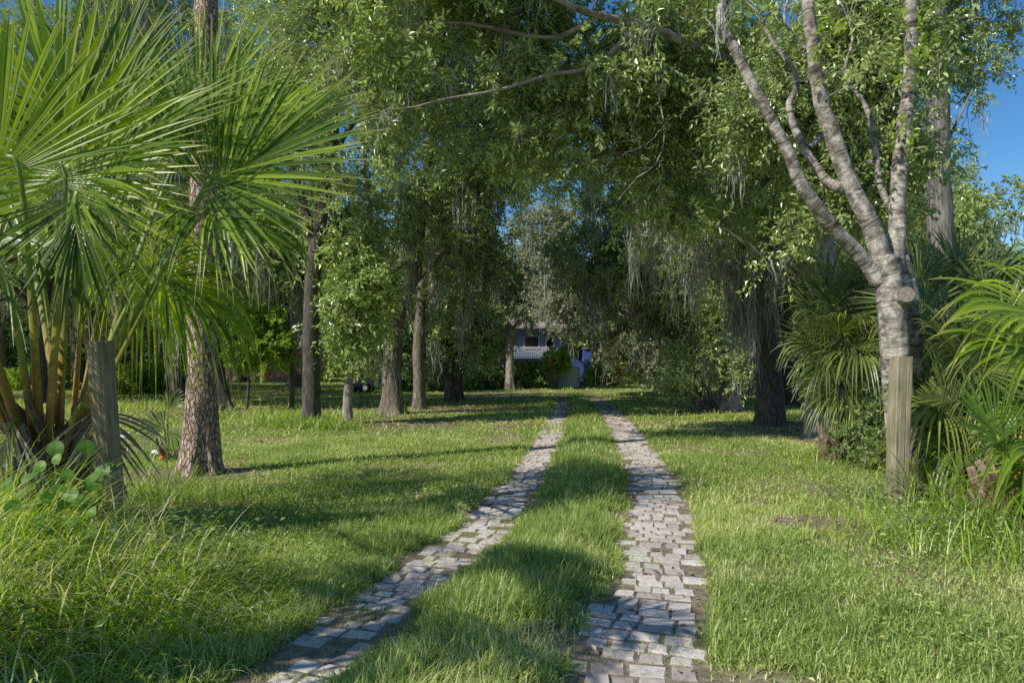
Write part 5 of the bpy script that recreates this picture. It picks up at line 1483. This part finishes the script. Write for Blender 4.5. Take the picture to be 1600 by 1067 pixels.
wing = thing('blue_outbuilding', 'bright blue outbuilding with a tall narrow end wall behind the grey shed', 'outbuilding', (hx(900), ZH + 1, 0))
a = Acc()
box(a, (hx(878), ZH - .6, 0), (hx(910.5), ZH + 4, hz(566)))
a.add([[hx(878), ZH - .6, hz(566)], [hx(910.5), ZH - .6, hz(566)], [hx(893), ZH - .6, hz(555)], [hx(878), ZH + 4, hz(566)], [hx(910.5), ZH + 4, hz(566)], [hx(893), ZH + 4, hz(555)]], tris=[[0, 1, 2], [3, 5, 4]], quads=[[0, 2, 5, 3], [1, 4, 5, 2]])
a.build('wall', M['blue_wall'], wing)
a = Acc()
box(a, (hx(910.7), ZH - .8, 0), (hx(922.5), ZH + 4, hz(545)))
a.build('end_wall', M['blue_wall'], wing)
a = Acc()
box(a, (hx(909.5), ZH - .95, hz(545)), (hx(923.7), ZH + 4.1, hz(543.6)))
a.build('cap', M['shed_roof'], wing)

ZS = 44.0
shed = thing('storage_shed', 'low pale grey storage shed with a shallow lid on the lawn', 'shed', (hx(884, ZS), ZS, 0))
a = Acc()
xa, xb, xc = hx(858, ZS), hx(897, ZS), hx(909, ZS)
zt = hz(575.5, ZS)
V = [[xa, ZS, 0], [xb, ZS - .35, 0], [xc, ZS + 1.1, 0], [xa + .55, ZS + 1.5, 0]]
V = V + [[v[0], v[1], zt] for v in V]
a.add(V, quads=[[0, 1, 5, 4], [1, 2, 6, 5], [2, 3, 7, 6], [3, 0, 4, 7]])
for k in range(1, 5):      # shallow panel ribs
    f_ = k / 5
    p = np.array(V[0]) * (1 - f_) + np.array(V[1]) * f_
    box(a, (p[0] - .02, p[1] - .025, .03), (p[0] + .02, p[1] - .002, zt - .05))
a.build('wall', M['shed'], shed)
a = Acc()
cx, cy = (xa + xc) / 2, ZS + .55
V2 = [[cx + (v[0] - cx) * 1.07, cy + (v[1] - cy) * 1.07, zt + .003] for v in V[:4]]
V3 = [[v[0], v[1], zt + .07] for v in V2]
V4 = [[cx + (v[0] - cx) * .6, cy + (v[1] - cy) * .6, zt + .16] for v in V2]
a.add(V2 + V3 + V4, quads=[[0, 1, 5, 4], [1, 2, 6, 5], [2, 3, 7, 6], [3, 0, 4, 7], [4, 5, 9, 8], [5, 6, 10, 9], [6, 7, 11, 10], [7, 4, 8, 11], [8, 9, 10, 11], [3, 2, 1, 0]])
a.build('lid', M['shed_roof'], shed)
for k in (0, 1):
    a = Acc()
    q0 = np.array(V[0]) * (.52 - .46 * k) + np.array(V[1]) * (.48 + .46 * k)
    q1 = np.array(V[0]) * (.94 - .46 * k) + np.array(V[1]) * (.06 + .46 * k)
    o_ = np.array([0, -.03, 0])
    a.add([q1 + o_ + [0, 0, .05], q0 + o_ + [0, 0, .05], q0 + o_ + [0, 0, zt - .08], q1 + o_ + [0, 0, zt - .08], q1 + [0, 0, .05], q0 + [0, 0, .05], q0 + [0, 0, zt - .08], q1 + [0, 0, zt - .08]],
          quads=[[0, 1, 2, 3], [4, 0, 3, 7], [1, 5, 6, 2], [3, 2, 6, 7]])
    d_ = a.build('door', M['shed'], shed)
    a = Acc()
    hp = (q0 if k == 0 else q1) + o_ + [(.06 if k else -.06), -.02, zt * .5]
    box(a, hp - [.02, .02, .09], hp + [.02, .02, .09])
    a.build('handle', M['shed_roof'], d_)

def EB(px, py, Z, rx, ry, rz): return E(px, py, Z, rx, ry, rz)
Z = 42.5
bush('hedge_shrub', 'big dark rounded shrub against the grey shed', 'shrub', GX(830, Z), [EB(825, 585, Z, 24, 18, 1.0), EB(845, 590, Z, 14, 16, .8), EB(808, 592, Z, 14, 12, .7)], 260, 'leaf_shrub', 91, LL=.14, LW=.07, spread=.3)
Z = 43.5
bush('yard_shrub', 'tall loose shrub half covering the balcony windows', 'shrub', GX(772, 44.0), [EB(765, 545, 44.0, 22, 30, .9), EB(782, 520, 44.0, 14, 18, .8), EB(748, 520, 44, 14, 30, .8)], 230, 'leaf_grey', 98, LL=.16, LW=.07, spread=.35)
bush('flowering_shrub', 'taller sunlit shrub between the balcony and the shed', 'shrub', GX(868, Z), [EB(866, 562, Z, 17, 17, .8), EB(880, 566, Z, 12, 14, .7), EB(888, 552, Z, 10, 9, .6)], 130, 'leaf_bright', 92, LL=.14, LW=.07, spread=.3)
root = thing('hanging_globe', 'orange globe showing beside the shrub above the shed', 'garden ornament', W(859, 566, 42.6))
a = Acc()
c = W(859, 563.5, 42.6)
tt = np.linspace(0, np.pi, 9)
tube(a, np.stack([0 * tt + c[0], 0 * tt + c[1], c[2] - .15 * np.cos(tt)], -1), np.maximum(.15 * np.sin(tt), .002), 14)
a.build('globe', M['orange'], root, smooth=True)
a = Acc()
tube(a, np.array([[c[0], c[1], 0], c - [0, 0, .145]]), .02, 6)
a.build('stand', M['dark_metal'], root)
Z = 42.0
bush('yard_plant', 'broad leaved plants clustered below the house wall', 'plant', GX(768, Z), [EB(762, 590, Z, 16, 16, .8), EB(780, 594, Z, 12, 12, .6), EB(746, 590, Z, 14, 16, .8)], 140, 'leaf_shrub', 93, LL=.34, LW=.11, spread=.35, per=6)
Z = 38.0
bush('yard_shrub', 'dark shrubs closing the lawn beyond the straight oak', 'shrub', GX(668, Z), [EB(640, 590, Z, 30, 22, 1.0), EB(690, 588, Z + 1, 24, 24, 1.0), EB(730, 592, Z + 2, 24, 20, 1.0)], 240, 'leaf_shrub', 94, LL=.14, LW=.07, spread=.3)
Z = 46.0
bush('croton_bush', 'small orange leaved bush at the edge of the far lawn', 'bush', GX(961, Z), [EB(961, 587, Z, 9, 10, .4)], 60, 'croton', 95, LL=.13, LW=.06, spread=.25)
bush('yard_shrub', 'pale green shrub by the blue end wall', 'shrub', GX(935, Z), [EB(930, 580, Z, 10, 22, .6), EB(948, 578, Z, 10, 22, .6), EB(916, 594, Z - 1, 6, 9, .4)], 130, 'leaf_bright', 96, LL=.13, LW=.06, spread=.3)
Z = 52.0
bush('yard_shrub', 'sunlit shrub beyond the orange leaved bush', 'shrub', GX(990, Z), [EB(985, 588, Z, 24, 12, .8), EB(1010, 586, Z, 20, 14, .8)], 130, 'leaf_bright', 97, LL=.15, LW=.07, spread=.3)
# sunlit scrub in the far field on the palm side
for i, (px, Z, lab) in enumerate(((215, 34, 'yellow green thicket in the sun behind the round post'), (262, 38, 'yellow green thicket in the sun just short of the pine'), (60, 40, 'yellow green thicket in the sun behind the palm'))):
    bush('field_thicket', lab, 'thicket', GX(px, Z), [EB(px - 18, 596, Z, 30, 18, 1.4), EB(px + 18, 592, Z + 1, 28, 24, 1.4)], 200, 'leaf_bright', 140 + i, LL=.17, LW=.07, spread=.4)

# utility vehicle half hidden behind the forked trunk
Z = 37.0
veh = thing('utility_vehicle', 'dark open utility vehicle half hidden behind the forked oak', 'vehicle', GX(592, Z))
vx = GX(592, Z)[0]
a = Acc()
prof = np.array([[-.95, .38], [-.98, .62], [-.80, .80], [-.35, .84], [-.10, .72], [.30, .70], [.45, .86], [1.05, .88], [1.08, .40], [.85, .30], [-.75, .30]])
for yy in (0,):
    n_ = len(prof)
    V = np.concatenate([np.stack([vx + prof[:, 0], np.full(n_, Z - .55), prof[:, 1]], -1), np.stack([vx + prof[:, 0], np.full(n_, Z + .55), prof[:, 1]], -1)])
    a.add(V, quads=[[k, (k + 1) % n_, n_ + (k + 1) % n_, n_ + k] for k in range(n_)])
    a.add(np.vstack([V[:n_], V[:n_].mean(0)]), tris=[[k, (k + 1) % n_, n_] for k in range(n_)])
    a.add(np.vstack([V[n_:], V[n_:].mean(0)]), tris=[[(k + 1) % n_, k, n_] for k in range(n_)])
a.build('body', M['dark_metal'], veh)
for sx in (-.62, .72):
    for sy in (-.5, .5):
        a = Acc()
        c = np.array([vx + sx, Z + sy, .27])
        tube(a, np.array([c + [0, -.13, 0], c + [0, -.11, 0], c + [0, .11, 0], c + [0, .13, 0]]), [.20, .27, .27, .20], 20)
        wl = a.build('wheel', M['rubber'], veh, smooth=True)
        a = Acc()
        tube(a, np.array([c + [0, -.135, 0], c + [0, .135, 0]]), .13, 14, cap=True)
        tube(a, np.array([c + [0, .135, 0], c + [0, -.137, 0]]), .125, 14, cap=True)
        a.build('rim', M['silver'], wl)
for (pts) in ([(-.30, .84), (-.12, 1.34), (.50, 1.36), (.58, .86)],):
    for sy in (-.48, .48):
        a = Acc()
        tube(a, np.array([[vx + q[0], Z + sy, q[1]] for q in pts]), .03, 8)
        a.build('roll_bar', M['dark_metal'], veh, smooth=True)
a = Acc()
box(a, (vx - .2, Z - .52, 1.36), (vx + .62, Z + .52, 1.40))
a.build('roof_panel', M['dark_metal'], veh)
a = Acc()
a.add([[vx - .36, Z - .46, .86], [vx - .36, Z + .46, .86], [vx - .18, Z + .46, 1.30], [vx - .18, Z - .46, 1.30]], quads=[[0, 1, 2, 3]])
a.build('windscreen', M['silver'], veh)
for sy in (-.26, .26):
    a = Acc()
    box(a, (vx + .12, Z + sy - .2, .72), (vx + .50, Z + sy + .2, .80))
    box(a, (vx + .44, Z + sy - .2, .80), (vx + .54, Z + sy + .2, 1.12))
    a.build('seat', M['silver'], veh)
trl = thing('garden_trailer', 'small low trailer standing in front of the utility vehicle', 'trailer', GX(560, Z))
tx0 = GX(560, Z)[0]
a = Acc()
box(a, (tx0 - .35, Z - .4, .30), (tx0 + .35, Z + .4, .36)); box(a, (tx0 - .35, Z - .4, .363), (tx0 - .31, Z + .4, .52)); box(a, (tx0 + .31, Z - .4, .363), (tx0 + .35, Z + .4, .52)); box(a, (tx0 - .305, Z - .4, .363), (tx0 + .305, Z - .37, .52))
a.build('bed', M['dark_metal'], trl)
for sy in (-.44, .44):
    a = Acc()
    c = np.array([tx0, Z + sy, .17])
    tube(a, np.array([c + [0, -.05, 0], c + [0, .05, 0]]), .17, 16, cap=True)
    a.build('wheel', M['rubber'], trl)
a = Acc()
tube(a, np.array([[tx0 + .35, Z, .33], [tx0 + .7, Z, .36]]), .025, 6)
a.build('hitch', M['dark_metal'], trl)

# orange arch-shaped toy house on the far lawn
Z = 39.5
toy = thing('toy_tunnel', 'small orange arched play hut on the lawn between two trunks', 'toy', GX(681, Z))
c = GX(681, Z)
ph = np.linspace(0, np.pi, 13)
a = Acc()
rows = []
for yy, rr_ in ((-.3, .30), (-.3, .24), (.3, .24), (.3, .30), (-.3, .30)):
    rows.append(np.stack([c[0] + rr_ * np.cos(ph), c[1] + yy + 0 * ph, .06 + rr_ * 1.15 * np.sin(ph)], -1))
grid_surface(a, np.array(rows))
a.build('arch', M['orange'], toy, smooth=False)
a = Acc()
box(a, c + [-.34, -.34, .0], c + [.34, .34, .058])
a.build('base', M['orange'], toy)
bx = thing('yard_bin', 'low blue grey bin beside the orange play hut', 'bin', GX(696, Z + .4))
c = GX(696, Z + .4)
a = Acc()
V = np.array([[sx * (.20 + .05 * k) + c[0], sy * (.2 + .05 * k) + c[1], k * .52] for k in (0, 1) for sx, sy in ((-1, -1), (1, -1), (1, 1), (-1, 1))])
a.add(V, quads=[[0, 1, 5, 4], [1, 2, 6, 5], [2, 3, 7, 6], [3, 0, 4, 7], [3, 2, 1, 0]])
a.build('tub', M['grey_wall'], bx)
a = Acc()
box(a, c + [-.27, -.27, .523], c + [.27, .27, .57])
a.build('lid', M['blue_wall'], bx)

# far pink brick house on the palm side
Z = 62.0
fh = thing('brick_house', 'low pink brick house glimpsed beyond the sapling', 'house', GX(385, Z))
a = Acc()
box(a, (GX(352, Z)[0], Z, 0), (GX(470, Z)[0], Z + 8, 2.55))
a.build('wall', M['brick_wall'], fh)
a = Acc()
x0, x1 = GX(346, Z)[0], GX(476, Z)[0]
for (ya, yb) in ((Z - .6, Z + 4), (Z + 8.6, Z + 4)):
    grid_surface(a, np.array([[[x0, ya, 2.56], [x1, ya, 2.56]], [[x0 + .8, yb, 4.2], [x1 - .8, yb, 4.2]], [[x0 + .8, yb, 4.32], [x1 - .8, yb, 4.32]], [[x0, ya, 2.68], [x1, ya, 2.68]], [[x0, ya, 2.56], [x1, ya, 2.56]]]))
a.build('roof', M['roof'], fh)
for xa in (364, 398, 430):
    a = Acc()
    X0, X1 = GX(xa, Z)[0], GX(xa + 20, Z)[0]
    box(a, (X0, Z - .05, .8), (X1, Z + .01, .88)); box(a, (X0, Z - .05, 2.0), (X1, Z + .01, 2.08)); box(a, (X0, Z - .05, .883), (X0 + .08, Z + .01, 1.997)); box(a, (X1 - .08, Z - .05, .883), (X1, Z + .01, 1.997))
    w_ = a.build('window', M['white_paint'], fh)
    a = Acc()
    box(a, (X0 + .083, Z - .02, .883), (X1 - .083, Z + .008, 1.997))
    a.build('pane', M['glass'], w_)

# white birds feeding on the lawn
def bird(loc, face, s, label, head=1):
    loc = np.asarray(loc, float)
    root = thing('white_bird', label, 'bird', loc, 'white birds on the lawn')
    u = np.array([math.cos(face), math.sin(face), 0])
    z = np.array([0, 0, 1.0])
    pts = [(-.17, .145), (-.12, .16), (-.05, .175), (.03, .18), (.09, .185), (.115, .205), (.125, .235), (.14, .26), (.155, .268), (.175, .262)]
    if not head:
        pts = pts[:5] + [(.12, .175), (.15, .14), (.17, .10), (.18, .08), (.19, .065)]
    rad = [.006, .028, .055, .058, .036, .02, .014, .018, .02, .006]
    a = Acc()
    P_ = spline([loc + (u * p + z * q) * s for p, q in pts], 26)
    R_ = np.interp(np.linspace(0, 1, 26), np.linspace(0, 1, 10), rad) * s
    tube(a, P_, R_, 14)
    body = a.build('body', M['bird'], root, smooth=True)
    a = Acc()
    hp = P_[-1]
    q = spline([hp - u * .004 * s, hp + (u * .04 - z * .012) * s, hp + (u * .07 - z * .045) * s], 8)
    tube(a, q, np.linspace(.007, .002, 8) * s, 6)
    a.build('bill', M['bill'], root, smooth=True)
    v = np.array([-u[1], u[0], 0])
    for k in (-1, 1):
        a = Acc()
        tube(a, np.array([loc + (v * .022 * k + z * .14) * s, loc + (v * .022 * k + u * .012 + z * .07) * s, loc + v * .022 * k * s + z * .0]), .004 * s, 5)
        a.build('leg', M['bill'], root)
bird(W(188, 700, 12.4) * [1, 1, 0], 0.2, .95, 'white bird partly hidden behind the round post, upper of two there', 1)
bird(W(192, 732, 10.6) * [1, 1, 0], -.3, .8, 'white bird lower down against the edge of the round post', 1)
bird(W(242, 726, 10.9) * [1, 1, 0], 2.6, .62, 'white bird bent down beside the palm seedling', 0)
root = thing('orange_ball', 'small faded orange ball in the grass beside the palm seedling', 'ball', W(253, 727, 10.4) * [1, 1, 0])
a = Acc()
c = W(253, 727, 10.4) * [1, 1, 0] + [0, 0, .075]
tt = np.linspace(0, np.pi, 10)
tube(a, np.stack([0 * tt + c[0], 0 * tt + c[1], c[2] - .045 * np.cos(tt)], -1), np.maximum(.045 * np.sin(tt), .001), 16)
a.build('ball', M['orange'], root, smooth=True)

# power line and its guy wire against the sky
M['wire'] = plain_mat('utility_wire', (0.07, 0.075, 0.08), 0.6, .1, 2)
for nm, lab, pts, rad in (('power_line', 'thin sagging power line crossing the sky at the edge', [W(1500, 402, 33), W(1560, 398, 30), W(1640, 388, 27), W(1900, 330, 22)], .012),
                          ('guy_wire', 'steep guy wire rising into the sky at the edge', [W(1560, 440, 24) , W(1582, 388, 24), W(1603, 330, 24), W(1660, 180, 24)], .012)):
    a = Acc()
    tube(a, spline(pts, 40), rad, 6)
    w_ = a.build(nm, M['wire'], smooth=True)
    tag(w_, lab, 'wire')
# ================================================================ CAMERA, LIGHT, SKY
cam = bpy.data.cameras.new('camera')
cam.lens, cam.sensor_width = 24.0, 36.0
cam.shift_y = (YH - 533.5) / 1600.0
cam.clip_start, cam.clip_end = 0.05, 2000
co = bpy.data.objects.new('camera', cam)
COL.objects.link(co)
co.location = (0, 0, HC)
co.rotation_euler = (math.radians(90), 0, 0)
scene.camera = co

EL, AZ = math.radians(40), math.radians(32)           # sun high on the left, a little behind the camera
d = np.array([-math.cos(EL) * math.cos(AZ), -math.cos(EL) * math.sin(AZ), math.sin(EL)])
sun = bpy.data.lights.new('sun', 'SUN')
sun.energy, sun.angle, sun.color = 5.0, math.radians(0.5), (1.0, 0.95, 0.85)
so = bpy.data.objects.new('sun', sun)
COL.objects.link(so)
so.location = (-20, -8, 25)
from mathutils import Vector
so.rotation_euler = Vector(-d).to_track_quat('-Z', 'Y').to_euler()
world = bpy.data.worlds.new('World')
scene.world = world
world.use_nodes = True
nt = world.node_tree
nt.nodes.clear()
sky = nt.nodes.new('ShaderNodeTexSky')
sky.sky_type = 'NISHITA'
sky.sun_disc = False
sky.sun_elevation = EL
sky.sun_rotation = math.atan2(d[0], d[1])
sky.air_density, sky.dust_density, sky.ozone_density = 1.0, 0.3, 3.0
bg = nt.nodes.new('ShaderNodeBackground')
bg.inputs[1].default_value = 0.13
wo = nt.nodes.new('ShaderNodeOutputWorld')
hs = nt.nodes.new('ShaderNodeHueSaturation')
hs.inputs['Saturation'].default_value = 1.3
nt.links.new(sky.outputs[0], hs.inputs['Color'])
nt.links.new(hs.outputs[0], bg.inputs[0])
nt.links.new(bg.outputs[0], wo.inputs[0])
scene.view_settings.view_transform = 'Standard'
scene.view_settings.look = 'None'
scene.view_settings.exposure = 0
scene.render.engine = 'CYCLES'
scene.cycles.max_bounces = 8
scene.cycles.diffuse_bounces = 5
scene.cycles.glossy_bounces = 2
scene.cycles.transmission_bounces = 4
scene.cycles.use_denoising = False
